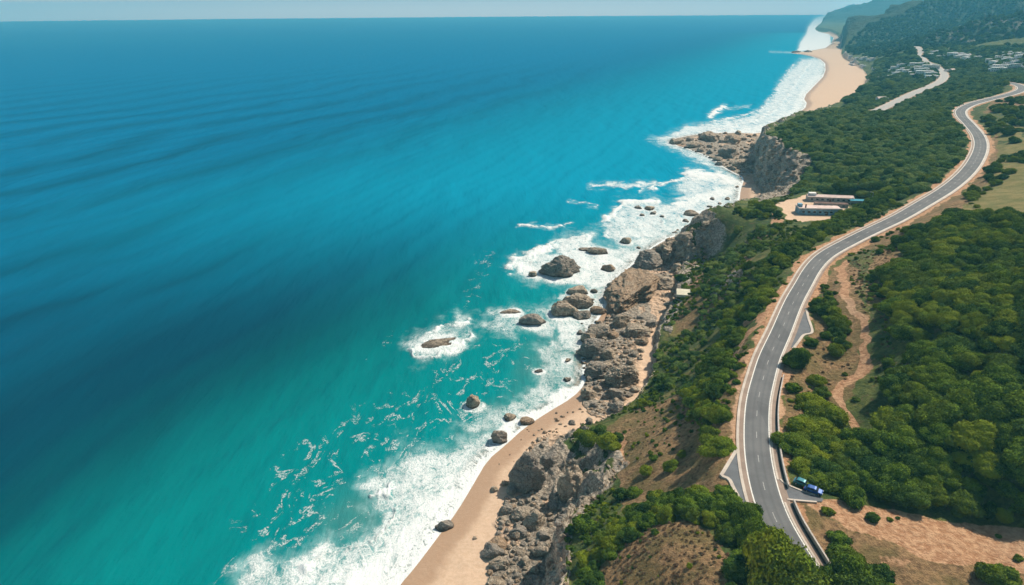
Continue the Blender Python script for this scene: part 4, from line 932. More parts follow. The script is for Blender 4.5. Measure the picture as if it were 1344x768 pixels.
HAND = [  # px, py(base), radius m, label
    (1046, 481, 4.6, 'round dark tree leaning at the road edge, casting its shadow onto the road'), (1064, 453, 2.7, 'small dome bush just below the right hand lay-by kerb'),
    (1040, 513, 3.0, 'round bush below the leaning roadside tree'), (1071, 505, 3.6, 'dark bush right of the leaning roadside tree, upper of two'), (1078, 520, 3.4, 'dark bush right of the leaning roadside tree, lower of two'),
    (1087, 674, 1.7, 'round green bush alone on pale dirt beside the turn-off'), (1144, 683, 1.8, 'lone olive bush in the middle of the pale dirt clearing'), (1168, 684, .9, 'tiny bush on the dirt right of the lone olive bush'),
    (1063, 638, 3.0, 'tree spreading over the parked cars at the turn-off'), (1184, 655, 5.0, 'rounded tree at the lower corner of the big thicket, above the dirt'), (1318, 765, 4.0, 'dark bush at the lower right corner on dry grass'), (1300, 762, 3.4, 'bush touching the lower right corner bush on its left'),
    (1334, 735, 1.3, 'small bush on dirt at the right edge of the clearing'), (1310, 706, .8, 'tuft of green on the pale dirt near the thicket shadow'),
    (1149, 317, 2.4, 'single round bush on the inner edge of the road bend'), (1190, 305, 3.0, 'bush on the bank above the road bend, beside dry ground'), (1118, 335, 1.8, 'small bush under the inner road kerb on orange ground'),
    (760, 574, 3.0, 'small bush at the seaward tip of the bush covered bluff'), (786, 570, 3.4, 'bush on the bluff edge between the two crowning bushes'), (810, 578, 3.0, 'bush right beside the upper bend of the bare path'), (772, 582, 4.6, 'dense bush crowning the rocky bluff over the beach, seaward one'), (797, 585, 4.2, 'dense bush crowning the rocky bluff over the beach, next to the bare path'),
    (848, 622, 2.4, 'round bush alone on the dry slope below the bare path'), (858, 604, 1.8, 'small bush above the round bush on the dry slope'), (815, 655, 3.0, 'olive bush at the head of the shaded cliff'), (833, 650, 2.6, 'darker bush beside the olive bush at the head of the shaded cliff'),
    (768, 695, 4.2, 'bush hanging over the shaded near cliff'), (880, 616, 3.0, 'bush midway on the dry slope, left of the roadside thicket'), (896, 598, 2.2, 'bush above the midway bush on the dry slope'),
    (1008, 768, 7.0, 'great tree arching over the road at the bottom edge, farthest left'), (1030, 800, 7.4, 'great tree arching over the road at the bottom edge, next one in'), (1046, 838, 7.8, 'great tree arching over the road at the bottom edge, lowest one'), (1106, 772, 5.4, 'tree leaning over the lower parapet wall at the bottom edge'), (1122, 806, 6.4, 'tree behind the lower parapet wall below the bottom edge bushes'),
    (978, 690, 4.4, 'tall bush crowding the left road edge, upper of three'), (990, 716, 4.9, 'tall bush crowding the left road edge, middle of three'), (1003, 746, 5.2, 'tall bush crowding the left road edge, lowest of three'),
    (938, 592, 5.0, 'bright green dome tree beside the left lay-by with a deep shadow'), (932, 555, 3.4, 'bush above the bright green dome tree in the roadside row'), (925, 528, 3.2, 'third bush up the roadside row from the left lay-by'),
    (893, 550, 1.8, 'small bush on open dry grass left of the roadside row'), (905, 545, 1.5, 'smaller companion bush on the open dry grass'), (890, 517, 1.4, 'tiny dark bush on the upper dry slope'), (900, 380, 2.6, 'dark bush beside the concrete slab above the cove'),
    (893, 368, 4.2, 'olive bush between the cove sand and the concrete slab'), (1330, 188, 5.5, 'dark round tree alone in the yellow field beside the far road'), (1296, 358, 3, 'dome bush catching light within the big thicket top edge'),
    (1005, 276, 7.0, 'wide dark bush on the seaward edge of the yard'), (990, 272, 5.0, 'bush at the cliff edge beyond the yard'), (1020, 285, 4.0, 'bush below the yard entrance on dry ground'),
    (860, 700, 1.2, 'small bush on the brown mound, upper one'), (905, 745, 1.0, 'small bush on the brown mound, lower one')]
for (x, y, r_, lab) in HAND:
    P = hit(x, y); k, s_ = sized(r_); PL.append([P[0], P[1], P[2] - .15 * r_, k, s_, random.uniform(0, 6.28), 'hand', lab])
ZONES = [  # polygon in the photo, radius range (m), spacing (m), keep, name
    ([(1185, 318), (1250, 288), (1344, 286), (1560, 286), (1560, 690), (1344, 680), (1240, 668), (1165, 655), (1140, 640), (1160, 600), (1133, 575), (1140, 530), (1155, 505), (1195, 488), (1200, 470), (1170, 440), (1175, 400), (1160, 360)], 2.6, 7.2, 5.7, .95, 'thicket'),
    ([(1150, 330), (1190, 310), (1175, 400), (1170, 440), (1200, 475), (1150, 505), (1148, 440), (1135, 400)], 1.2, 2.8, 5.5, .65, 'thinscrub'),
    ([(1028, 575), (1060, 528), (1100, 530), (1118, 565), (1140, 600), (1150, 645), (1120, 660), (1075, 645), (1045, 622), (1030, 600)], 2.6, 6.2, 5.3, .97, 'roadthicket'),
    ([(1066, 405), (1082, 388), (1110, 398), (1134, 450), (1132, 485), (1102, 478), (1080, 445)], 2.2, 4.0, 4.4, .9, 'trailbush'),
    ([(1090, 355), (1102, 360), (1112, 395), (1092, 400), (1080, 385)], 1.3, 2.6, 4.5, .7, 'trailbush'),
    ([(1050, 683), (1075, 688), (1115, 722), (1185, 780), (1070, 830), (1060, 735)], 2.6, 4.4, 4.4, 1.0, 'belowwall'),
    ([(1190, 255), (1150, 279), (1100, 300), (1052, 330), (1018, 366), (1002, 400), (985, 425), (968, 455), (955, 505), (948, 560), (930, 585), (915, 560), (905, 520), (930, 480), (955, 430), (975, 395), (1000, 350), (1050, 308), (1130, 275), (1180, 240)], 3.0, 4.8, 4.6, 1.0, 'roadrow'),
    ([(945, 300), (1000, 292), (1040, 300), (1000, 345), (965, 400), (940, 450), (905, 490), (850, 530), (830, 545), (858, 500), (862, 450), (880, 420), (920, 400), (925, 350)], .9, 3.3, 4.2, .5, 'slopescrub'),
    ([(945, 287), (990, 270), (1020, 290), (1000, 305), (955, 305)], 2.5, 4.5, 5.5, .9, 'slopescrub'),
    ([(808, 700), (850, 655), (900, 650), (950, 645), (985, 672), (1010, 700), (1060, 730), (1110, 790), (960, 790), (965, 730), (945, 700), (905, 680), (870, 685), (820, 715), (770, 790), (745, 790), (775, 730)], 2.0, 3.8, 3.6, .97, 'frontscrub'),
    ([(800, 548), (842, 522), (864, 480), (864, 438), (890, 390), (905, 345), (945, 285), (1040, 255), (1060, 300), (1200, 262), (1180, 285), (1100, 318), (1040, 370), (1000, 430), (960, 520), (940, 590), (900, 560), (930, 480), (870, 520), (830, 556)], .6, 1.7, 2.5, .62, 'underscrub'),
    ([(745, 700), (752, 676), (800, 640), (830, 655), (900, 655), (950, 650), (1000, 700), (1080, 740), (1100, 790), (960, 790), (950, 715), (900, 688), (830, 710), (780, 790), (745, 790)], .5, 1.5, 2.1, .6, 'underscrub'),
    ([(775, 790), (800, 735), (850, 690), (905, 680), (940, 702), (958, 735), (962, 790)], .3, .9, 1.45, .8, 'drybrush'),
    ([(806, 566), (860, 528), (930, 490), (985, 440), (985, 480), (955, 600), (905, 655), (830, 665), (812, 630), (822, 600)], .3, .7, 2.4, .3, 'drybrush'),
    ([(1105, 345), (1190, 320), (1175, 400), (1165, 440), (1200, 478), (1150, 505), (1148, 450), (1120, 400)], .4, 1.0, 2.1, .6, 'drybrush'),
    ([(1030, 500), (1070, 430), (1110, 360), (1125, 420), (1125, 520), (1090, 540), (1040, 560)], .4, .9, 3.0, .4, 'drybrush'),
    ([(1140, 300), (1200, 300), (1190, 480), (1150, 510), (1130, 560), (1100, 540), (1130, 480), (1130, 420), (1090, 370)], .5, 1.5, 3.2, .4, 'underscrub'),
    ([(1160, 560), (1344, 560), (1560, 600), (1560, 700), (1344, 692), (1240, 676), (1150, 655)], 2.0, 3.6, 4.2, .9, 'thicket'),
    ([(810, 560), (870, 520), (950, 470), (960, 560), (900, 650), (830, 660), (820, 600)], .4, 1.2, 3.6, .45, 'drytufts'),
    ([(780, 775), (830, 710), (890, 690), (940, 705), (955, 775)], .25, .8, 2.4, .5, 'drytufts'),
    ([(1030, 500), (1070, 430), (1110, 360), (1125, 420), (1125, 520), (1090, 540), (1040, 560)], .5, 1.3, 6.5, .5, 'drytufts'),
    ([(1090, 668), (1344, 700), (1560, 740), (1560, 900), (1200, 900), (1120, 720)], .35, 1.1, 9, .45, 'drytufts'),
    ([(1008, 176), (1060, 150), (1100, 143), (1160, 120), (1180, 100), (1250, 84), (1344, 84), (1560, 90), (1560, 108), (1344, 108), (1324, 110), (1306, 125), (1262, 136), (1244, 147), (1256, 160), (1278, 178), (1279, 200), (1250, 226), (1215, 250), (1150, 274), (1120, 262), (1060, 254), (1044, 252), (1052, 238), (1068, 216), (1046, 199)], 3.0, 6.5, 7.5, .97, 'headland'),
    ([(1290, 160), (1310, 134), (1344, 128), (1560, 125), (1560, 170), (1344, 172), (1310, 180)], 3.0, 6.0, 9, .75, 'farfield'),
    ([(1268, 262), (1290, 235), (1304, 205), (1344, 195), (1560, 195), (1560, 212), (1344, 215), (1310, 240), (1285, 268)], 2.5, 5.0, 8, .7, 'farfield'),
    ([(1225, 285), (1300, 230), (1560, 210), (1560, 285)], 1.0, 2.6, 15, .5, 'farfield'),
    ([(1140, 112), (1150, 80), (1200, 66), (1344, 60), (1560, 60), (1560, 90), (1344, 88), (1250, 88), (1190, 108), (1160, 122), (1100, 142)], 6, 12, 15, .9, 'plain'),
    ([(1110, 60), (1140, 32), (1180, 18), (1240, -10), (1560, -60), (1560, 62), (1344, 62), (1200, 68), (1150, 76), (1112, 70)], 5, 10, 16, .8, 'hill')]
for (poly, ra, rb, sp, keepp, nm) in ZONES:
    pw = np.array([un_d(x, y, 1e3) if y < 30 else un(x, y, 45) for x, y in poly])
    if nm == 'hill': x0, x1, y0, y1 = 500, 3400, 1900, 4600
    else:
        y0 = pw[:, 1].min() * .85; y1 = pw[:, 1].max() * 1.25; x0 = min(pw[:, 0].min() * .8, pw[:, 0].min() - 20); x1 = pw[:, 0].max() * 1.2
    if nm == 'plain': y1 = 2900; x1 = min(x1, 2600)
    gx, gy = np.meshgrid(np.arange(x0, x1, sp), np.arange(y0, y1, sp * .87))
    gx = gx + (np.arange(gx.shape[0])[:, None] % 2) * sp / 2
    gx = (gx + rng.uniform(-.36, .36, gx.shape) * sp).ravel(); gy = (gy + rng.uniform(-.36, .36, gy.shape) * sp).ravel()
    hz = hgt(gx, gy); px, py, c = proj(gx, gy, hz)
    ok = inside(px, py, poly) & (rng.random(len(gx)) < keepp) & (hgt(gx, gy, gF) > 2)
    ok &= (hgt(gx, gy, gR) > hgt(gx, gy, gHW) + (3.6 if nm != 'drytufts' else 2.8) + (1.5 if nm in ('thicket', 'roadrow') else 0)) & (hgt(gx, gy, gR2) > 13)
    dn = fbm2(gx / 22, gy / 22, 3, 66)
    if nm in ('slopescrub', 'thinscrub', 'farfield', 'drytufts', 'underscrub'): ok &= dn > .42
    for P, z, m in PADSW: ok &= sdist(gx, gy, P) < -2.5
    if nm in ('thicket', 'roadthicket', 'trailbush', 'thinscrub', 'underscrub', 'drybrush', 'drytufts'): ok &= pdist(gx, gy, TRAIL) > (2.6 if rb < 2 else 3.2 + .62 * rb)
    for x, y, z_, a, b_ in zip(gx[ok], gy[ok], hz[ok], dn[ok], c[ok]):
        r_ = ra + (rb - ra) * min(1, max(0, (random.random() * .75 + (a - .4) * 1.2)))
        k, s_ = sized(r_)
        if nm in ('plain', 'hill'): k = random.choice(KM[2:]) if nm == 'hill' else random.choice(KB); s_ = r_ / KIND[k][2]
        if nm == 'drybrush': k = random.choice(KD); s_ = r_
        elif (nm == 'headland' and random.random() < .8) or (nm == 'plain' and random.random() < .6) or (nm == 'slopescrub' and r_ > 1.6 and random.random() < .7): k = random.choice(KF); s_ = r_ * 1.15 / KIND[k][2]
        if r_ > 2.5 and float(hgt(x, y, gR)[0]) < float(hgt(x, y, gHW)[0]) + 2.4 + r_ * .7: continue
        PL.append([x, y, z_ - .18 * r_, k, s_, random.uniform(0, 6.28), nm, None])
A_ = np.array([[p[0], p[1], p[2]] for p in PL]); px, py, c = proj(A_[:, 0], A_[:, 1], A_[:, 2])
rad = np.array([p[4] * KIND[p[3]][2] for p in PL]); big = rad * FPX / c * ((px > -30) & (px < 1374) & (py > -30) & (py < 790))
hand = np.array([p[6] == 'hand' for p in PL]); big = big + hand * 1e4
order = np.argsort(-big); indiv = set(order[:292].tolist())
for k_ in range(len(KIND)):
    if not any(PL[i][3] == k_ for i in indiv):
        c_ = [i for i in order.tolist() if PL[i][3] == k_]
        if c_: indiv.add(c_[0])
ZL = {'thicket': ('tree', 'in the dense hillside thicket', 'trees of the hillside thicket'), 'thinscrub': ('bush', 'on broken orange ground between trail and thicket', 'bushes on the broken ground'),
      'roadthicket': ('tree', 'between parapet wall and dirt trail', 'trees between road and trail'), 'trailbush': ('bush', 'beside the orange dirt trail', 'bushes along the trail'),
      'belowwall': ('bush', 'in the strip below the lower parapet wall', 'bushes below the lower parapet'), 'roadrow': ('bush', 'in the row along the seaward side of the road', 'bushes in the roadside row'),
      'slopescrub': ('bush', 'on the slope above the rocky shore', 'bushes on the seaward slope'), 'frontscrub': ('bush', 'in scrub around the brown mound', 'bushes around the brown mound'),
      'underscrub': ('bush', 'low on the seaward slope', 'low bushes on the slopes'), 'drybrush': ('bush', 'dry brown, on the bare slope', 'dry brown bushes'), 'drytufts': ('bush', 'low on dry brown grass', 'low bushes on dry grass'), 'headland': ('bush', 'in the green scrub of the headland', 'bushes of the headland'), 'farfield': ('bush', 'at the edge of the yellow field', 'bushes by the field'),
      'plain': ('tree', 'on the coastal plain', 'trees on the plain'), 'hill': ('tree', 'on the far hillside', 'trees on the hillside')}
MARKS = [(p[7], Vector(p[:3]), p[4] * KIND[p[3]][2]) for p in PL if p[7]]
ZY = {}; cnt = {}
for i in indiv: ZY.setdefault(PL[i][6], []).append(PL[i][:3])
first = {}
for i in sorted(indiv, key=lambda q: -big[q]):
    x, y, z, k, s_, rz, nm, lab = PL[i]
    nmn = 'tree' if KIND[k][2] * s_ > 4.0 else 'bush'
    t = empty(nmn, (x, y, z), rz); t.scale = (s_ * random.uniform(.85, 1.18), s_ * random.uniform(.85, 1.18), s_ * (1.45 if lab and (('leaning' in lab and 'round dark' in lab) or 'crowding' in lab) else 1.75 if lab and 'arching' in lab else 1.3 if lab and 'parapet wall' in lab else random.uniform(.85, 1.1)))
    cr = link('crown', KIND[k][0], t); link('trunk', KIND[k][1], t); first.setdefault(k, cr)
    if lab: tag(t, lab, nmn)
    else:
        _, d_, g_ = ZL[nm]; r_ = KIND[k][2] * s_
        tone = 'dark green' if k in (2, 3, 6, 7, 10) else 'bright green'
        nk = near_mark((x, y, z), MARKS, 7)
        qx_, qy_, _c = proj(np.float64(x), np.float64(y), np.float64(z)); ay = [float(proj(*[np.float64(u) for u in q])[1]) for q in ZY[nm]]; ax_ = [float(proj(*[np.float64(u) for u in q])[0]) for q in ZY[nm]]
        pt = ['upper', 'middle', 'lower'][min(2, int(3 * (qy_ - min(ay)) / (max(ay) - min(ay) + 1)))] + ' ' + ['near', 'central', 'inland'][min(2, int(3 * (qx_ - min(ax_)) / (max(ax_) - min(ax_) + 1)))] + ' part'
        pt = pt.replace('near', 'seaward')
        d_ = nk if nk else d_ + ', ' + pt
        L_ = f"{'large' if r_ > 4.6 else 'mid sized' if r_ > 2.8 else 'small'} {tone} {nmn} {d_}"
        cnt[L_] = cnt.get(L_, 0) + 1; c_ = cnt[L_]
        if c_ > 1 and c_ <= 8: L_ += ', ' + ['second', 'third', 'fourth', 'fifth', 'sixth', 'seventh', 'eighth'][c_ - 2] + ' largest'
        elif c_ > 8: L_ += ', a lesser one'
        if len(L_.split()) > 16: L_ = L_.replace('just ', '').replace('mid sized', 'mid')
        if len(L_.split()) > 16: L_ = ' '.join(L_.split()[:14])
        tag(t, L_, nmn, g_)
# everything else: one mass of scrub
rest = [PL[i] for i in range(len(PL)) if i not in indiv]
ks = sorted(first)
me = bpy.data.meshes.new('scrub'); me.vertices.add(len(rest)); me.vertices.foreach_set('co', np.array([p[:3] for p in rest], np.float32).ravel())
def remapk(k):
    if k in first: return k
    return min(ks, key=lambda q: abs(KIND[q][2] - KIND[k][2]))
fattr(me, 'kk', [remapk(p[3]) for p in rest]); fattr(me, 'ss', [p[4] * KIND[p[3]][2] / KIND[remapk(p[3])][2] for p in rest]); fattr(me, 'rz', [p[5] for p in rest]); gq = np.random.default_rng(5); fattr(me, 'sx', gq.uniform(.78, 1.28, len(rest))); fattr(me, 'sz', gq.uniform(.75, 1.3, len(rest)))
scrub = link('scrub', me)
tag(scrub, 'green scrub covering slopes, headland and plain as one mass', 'scrub', kind='stuff')
ng = bpy.data.node_groups.new('scatter', 'GeometryNodeTree'); ng.interface.new_socket('Geometry', in_out='INPUT', socket_type='NodeSocketGeometry'); ng.interface.new_socket('Geometry', in_out='OUTPUT', socket_type='NodeSocketGeometry')
N = ng.nodes; Lk = ng.links; gi = N.new('NodeGroupInput'); go = N.new('NodeGroupOutput'); jn = N.new('GeometryNodeJoinGeometry')
def named(nm):
    a = N.new('GeometryNodeInputNamedAttribute'); a.data_type = 'FLOAT'; a.inputs['Name'].default_value = nm; return [o_ for o_ in a.outputs if o_.name == 'Attribute' and o_.enabled][0]
kk_, ss_, rz_ = named('kk'), named('ss'), named('rz')
sv_ = N.new('ShaderNodeCombineXYZ'); sm_ = N.new('ShaderNodeVectorMath'); sm_.operation = 'SCALE'; Lk.new(named('sx'), sv_.inputs[0]); sv_.inputs[1].default_value = 1.0; Lk.new(named('sz'), sv_.inputs[2]); Lk.new(sv_.outputs[0], sm_.inputs[0]); Lk.new(ss_, sm_.inputs['Scale'])
cx = N.new('ShaderNodeCombineXYZ'); Lk.new(rz_, cx.inputs[2])
for k in ks:
    cp = N.new('FunctionNodeCompare'); cp.data_type = 'FLOAT'; cp.operation = 'EQUAL'; Lk.new(kk_, cp.inputs[0]); cp.inputs[1].default_value = float(k); cp.inputs['Epsilon'].default_value = .1
    oi = N.new('GeometryNodeObjectInfo'); oi.inputs['Object'].default_value = first[k]; oi.transform_space = 'ORIGINAL'; oi.inputs['As Instance'].default_value = True
    ip_ = N.new('GeometryNodeInstanceOnPoints'); Lk.new(gi.outputs[0], ip_.inputs['Points']); Lk.new(cp.outputs[0], ip_.inputs['Selection']); Lk.new(oi.outputs['Geometry'], ip_.inputs['Instance'])
    Lk.new(cx.outputs[0], ip_.inputs['Rotation']); Lk.new(sm_.outputs[0], ip_.inputs['Scale']); Lk.new(ip_.outputs[0], jn.inputs[0])
Lk.new(jn.outputs[0], go.inputs[0])
md = scrub.modifiers.new('scatter', 'NODES'); md.node_group = ng
print('plants', len(PL), 'mass', len(rest))

# ------------------------------------------------------------------ buildings
WHITE = simple('white_render', (.82, .80, .76), .85, .1, .5); PINKR = simple('pale_roof', (.76, .58, .51), .85, .12, .35); BLUEW = simple('faded_blue_wall', (.28, .50, .64), .8, .25, .5)
TEAL = simple('teal_sheet_roof', (.02, .28, .38), .5, .1, .6); GLASS = simple('window_glass', (.03, .04, .05), .25, .1, 1, .25); RUST = simple('rusty_sheet', (.22, .13, .10), .9, .3, .6); SLAB = simple('slab_concrete', (.64, .60, .46), .9, .08, .4)
GREYW = simple('grey_render', (.46, .43, .40), .9, .15, .5); METAL = simple('lamp_metal', (.55, .56, .57), .5, .1, 2, .5, .3)
def put_windows(t, L, D, H, nwin, side=-1, z=None, mat=GLASS, hh=1.2):
    z = H * .55 if z is None else z
    for k in range(nwin):
        x = -L / 2 + (k + .5) * L / nwin
        a = MB(); a.box((x, side * (D / 2 + .015), z), (min(1.5, L / nwin * .5), .06, hh)); w_ = a.build('window', mat, t)
        f = MB()
        ww = min(1.5, L / nwin * .5)
        f.box((x, side * (D / 2 + .05), z + hh / 2 + .06), (ww + .24, .1, .12)); f.box((x, side * (D / 2 + .05), z - hh / 2 - .06), (ww + .24, .1, .12))
        f.build('frame', WHITE, w_)
rzc = R(-12)
B1 = un(1088, 264, 37.7)
t = empty('long_hall', tuple(B1), rzc); tag(t, 'long low building with pale pink roof, rear one in the coastal yard', 'building', 'buildings in the coastal yard')
a = MB(); a.box((0, 0, 1.5), (28, 6.5, 3.6)); a.build('wall', GREYW, t)
a = MB(); a.add([(-14.4, -3.7, 3.32), (14.4, -3.7, 3.32), (14.4, 0, 4.3), (-14.4, 0, 4.3), (14.4, 3.7, 3.32), (-14.4, 3.7, 3.32)], [(0, 1, 2, 3), (3, 2, 4, 5), (0, 3, 5), (1, 4, 2), (0, 5, 4, 1)]); rf = a.build('roof', PINKR, t)
a = MB(); a.box((-8.2, .5, 4.5), (1.2, .9, 1.4)); a.build('chimney', RUST, rf)
a = MB(); a.box((-11, 0, 4.6), (4.5, 3.4, 1.3)); a.build('roof_room', WHITE, t)
a = MB(); a.box((13.4, -3.3, 1.9), (.9, .15, 3.6)); a.build('corner_pillar', WHITE, t)
put_windows(t, 26, 6.5, 3, 8)
a = MB(); a.box((0, -3.27, 1.0), (1.3, .06, 2.1)); a.build('door', RUST, t)
B3 = un(1090, 271, 37.7)
t = empty('roofless_shed', tuple(B3), rzc); tag(t, 'low grey brown shed between the pink roofed hall and the blue walled building', 'shed', 'buildings in the coastal yard')
a = MB(); a.box((0, 0, .9), (20, 4.2, 2.4)); a.build('wall', GREYW, t)
a = MB(); a.box((0, 0, 2.2), (20.5, 4.7, .18)); a.build('roof', RUST, t); put_windows(t, 18, 4.2, 2, 5, z=1.2, hh=.8)
B2 = un(1073, 280, 37.7)
t = empty('blue_building', tuple(B2), R(-6)); tag(t, 'flat roofed building with faded blue front wall, front one in the coastal yard', 'building', 'buildings in the coastal yard')
a = MB(); a.box((0, 0, 1.6), (25, 8.5, 4.0)); a.build('wall', BLUEW, t)
a = MB(); a.box((0, 0, 3.75), (25.5, 9.0, .3)); rf = a.build('roof', PINKR, t)
a = MB(); a.box((0, -4.35, 4.1), (25.5, .25, .5)); a.box((-12.6, 0, 4.1), (.25, 8.4, .5)); a.build('parapet', WHITE, rf)
a = MB(); a.box((-8.5, -2.6, 5.0), (.7, .7, 2.6)); a.build('chimney', RUST, rf)
a = MB(); a.box((-11, 1, 4.8), (2.6, 2.6, 2.0)); a.build('roof_room', BLUEW, t)
put_windows(t, 23, 8.5, 3.4, 7); a = MB(); a.box((4, -4.27, 1.0), (1.6, .06, 2.2)); a.build('door', RUST, t)
B4 = un(1124, 268, 37.7)
t = empty('open_shelter', tuple(B4), rzc); tag(t, 'open shelter with teal blue roof at the right end of the coastal yard', 'shelter', 'buildings in the coastal yard')
a = MB(); a.box((0, 0, 2.7), (9, 5, .2)); a.build('roof', TEAL, t)
for sx in (-4.2, 4.2):
    for sy in (-2.2, 2.2):
        a = MB(); a.cyl((sx, sy, -.4), (sx, sy, 2.6), .1); a.build('post', WHITE, t)
a = MB(); a.box((0, 1.8, .9), (8.2, .2, 2)); a.build('back_wall', WHITE, t)
B5 = un(1143, 270, 39)
B5[2] = float(hgt(B5[0], B5[1])[0]); t = empty('lamp_post', tuple(B5), 0); tag(t, 'tall thin lamp post with bent arm beside the teal roofed shelter', 'lamp post')
a = MB(); a.cyl((0, 0, -.5), (0, 0, 7.5), .12, .08); a.build('pole', METAL, t)
a = MB(); a.cyl((0, 0, 7.45), (-1.6, 0, 8.0), .07, .05); a.build('arm', METAL, t)
a = MB(); a.box((-1.8, 0, 7.98), (.7, .28, .14)); a.build('lamp_head', METAL, t)
# slab above the cove, path wall
P = hit(898, 390); t = MB(); t.box((0, 0, .1), (8.6, 9.0, 1.4)); o = t.build('concrete_slab', SLAB, None, tuple(P), bevel=.06); o.rotation_euler = (0, 0, R(-12)); o.location.z = float(max(hgt(P[0] + a_, P[1] + b_)[0] for a_ in (-3, 0, 3) for b_ in (-2, 2))) - .45
tag(o, 'pale yellowish rectangular concrete slab on the grass slope above the cove', 'slab')
# far houses
def house_protos():
    out = []
    for (L, D, H, st, flat) in ((9, 8, 3.2, 1, True), (12, 8, 6, 2, True), (10, 9, 3.4, 1, False), (22, 9, 6.2, 2, True), (30, 10, 9, 3, True)):
        ms = {}
        a = MB(); a.box((0, 0, H / 2 - 2), (L, D, H + 4)); ms['wall'] = (a, WHITE)
        a = MB()
        if flat: a.box((0, 0, H + .15), (L + .5, D + .5, .3)); a.box((L * .2, D * .15, H + .9), (L * .25, D * .4, 1.3))
        else: a.add([(-L / 2 - .4, -D / 2 - .4, H + .01), (L / 2 + .4, -D / 2 - .4, H + .01), (L / 2 + .4, 0, H + 2.2), (-L / 2 - .4, 0, H + 2.2), (L / 2 + .4, D / 2 + .4, H + .01), (-L / 2 - .4, D / 2 + .4, H + .01)], [(0, 1, 2, 3), (3, 2, 4, 5), (0, 3, 5), (1, 4, 2), (0, 5, 4, 1)])
        ms['roof'] = (a, PINKR if not flat else WHITE)
        wins = []
        for k in range(st):
            a = MB()
            nw = max(3, int(L / 3))
            for q_ in range(nw):
                a.box((-L / 2 + (q_ + .5) * L / nw, -D / 2 - .02, H * (k + .5) / st + .1), (L / nw * .42, .08, H / st * .36))
            wins.append(a)
        out.append((ms, wins))
    return out
HP = []
for ms, wins in house_protos():
    d = []
    for nm, (a, mt_) in ms.items():
        me = bpy.data.meshes.new(nm); me.from_pydata(a.v, [], a.f); me.materials.append(mt_); me.update(); d.append((nm, me))
    for a in wins:
        me = bpy.data.meshes.new('window_band'); me.from_pydata(a.v, [], a.f); me.materials.append(GLASS); me.update(); d.append(('window_band', me))
    HP.append(d)
def house(x, y, kind, rz, label, group, nm='house', s=1.0, P=None):
    P = hit(x, y) if P is None else P
    t = empty(nm, tuple(P), rz); t.scale = (s, s, s); tag(t, label, 'house' if nm == 'house' else 'building', group)
    for n_, m_ in HP[kind]: link(n_, m_, t)
g = random.Random(3)
row = 0
for y in (103, 99.5, 96, 92.5, 89, 86.5):
    x0 = 1168 + max(0, (99 - y)) * 1.5
    x = x0
    while x < 1222 + (y - 90) * .4:
        if g.random() < .9: house(x + g.uniform(-1, 1), y + g.uniform(-.8, .8), g.choice([3, 4, 3, 1]), R(g.uniform(-25, 10)), ('long low white terrace block of the stepped resort beside the far road' if g.random() < .6 else 'white flat roofed block of the stepped resort beside the far road'), 'blocks of the stepped white resort', 'apartment_block', g.uniform(.9, 1.15))
        x += g.uniform(8, 12)
for (x, y) in [(1163, 107), (1167, 105), (1159, 108.5), (1156, 105), (1244, 83), (1246, 85), (1249, 94), (1243, 94.5), (1147, 116), (1155, 132), (1160, 131.5)]:
    house(x, y, g.choice([0, 1, 2]), g.uniform(-.5, .5), 'lone white house standing among trees of the coastal plain', 'lone houses on the plain')
for k in range(26):
    u_ = g.random(); x = 1222 + u_ * 66 + g.uniform(-3, 3); y = 72 + u_ * 6 + g.uniform(-1.5, 4.5)
    house(x, y, g.choice([0, 1, 2, 3]), g.uniform(-.5, .5), 'white house in the village at the foot of the green ridge', 'village houses under the ridge', s=1.15)
for k in range(34):
    x = g.uniform(1296, 1350); y = g.uniform(72, 92) + (0 if x > 1315 else 5)
    house(x, y, g.choice([0, 1, 3, 3]), g.uniform(-.5, .4), 'white house of the larger village on the inland side', 'houses of the larger village', s=1.1)
for k in range(22):
    x = g.uniform(1106, 1160); y = 73 + (x - 1106) * .18 + g.uniform(-1.5, 1.5) + (10 if g.random() < .25 else 0)
    house(x, y, g.choice([0, 0, 1, 2]), g.uniform(-.5, .5), 'small white house behind the far beach', 'houses behind the far beach')

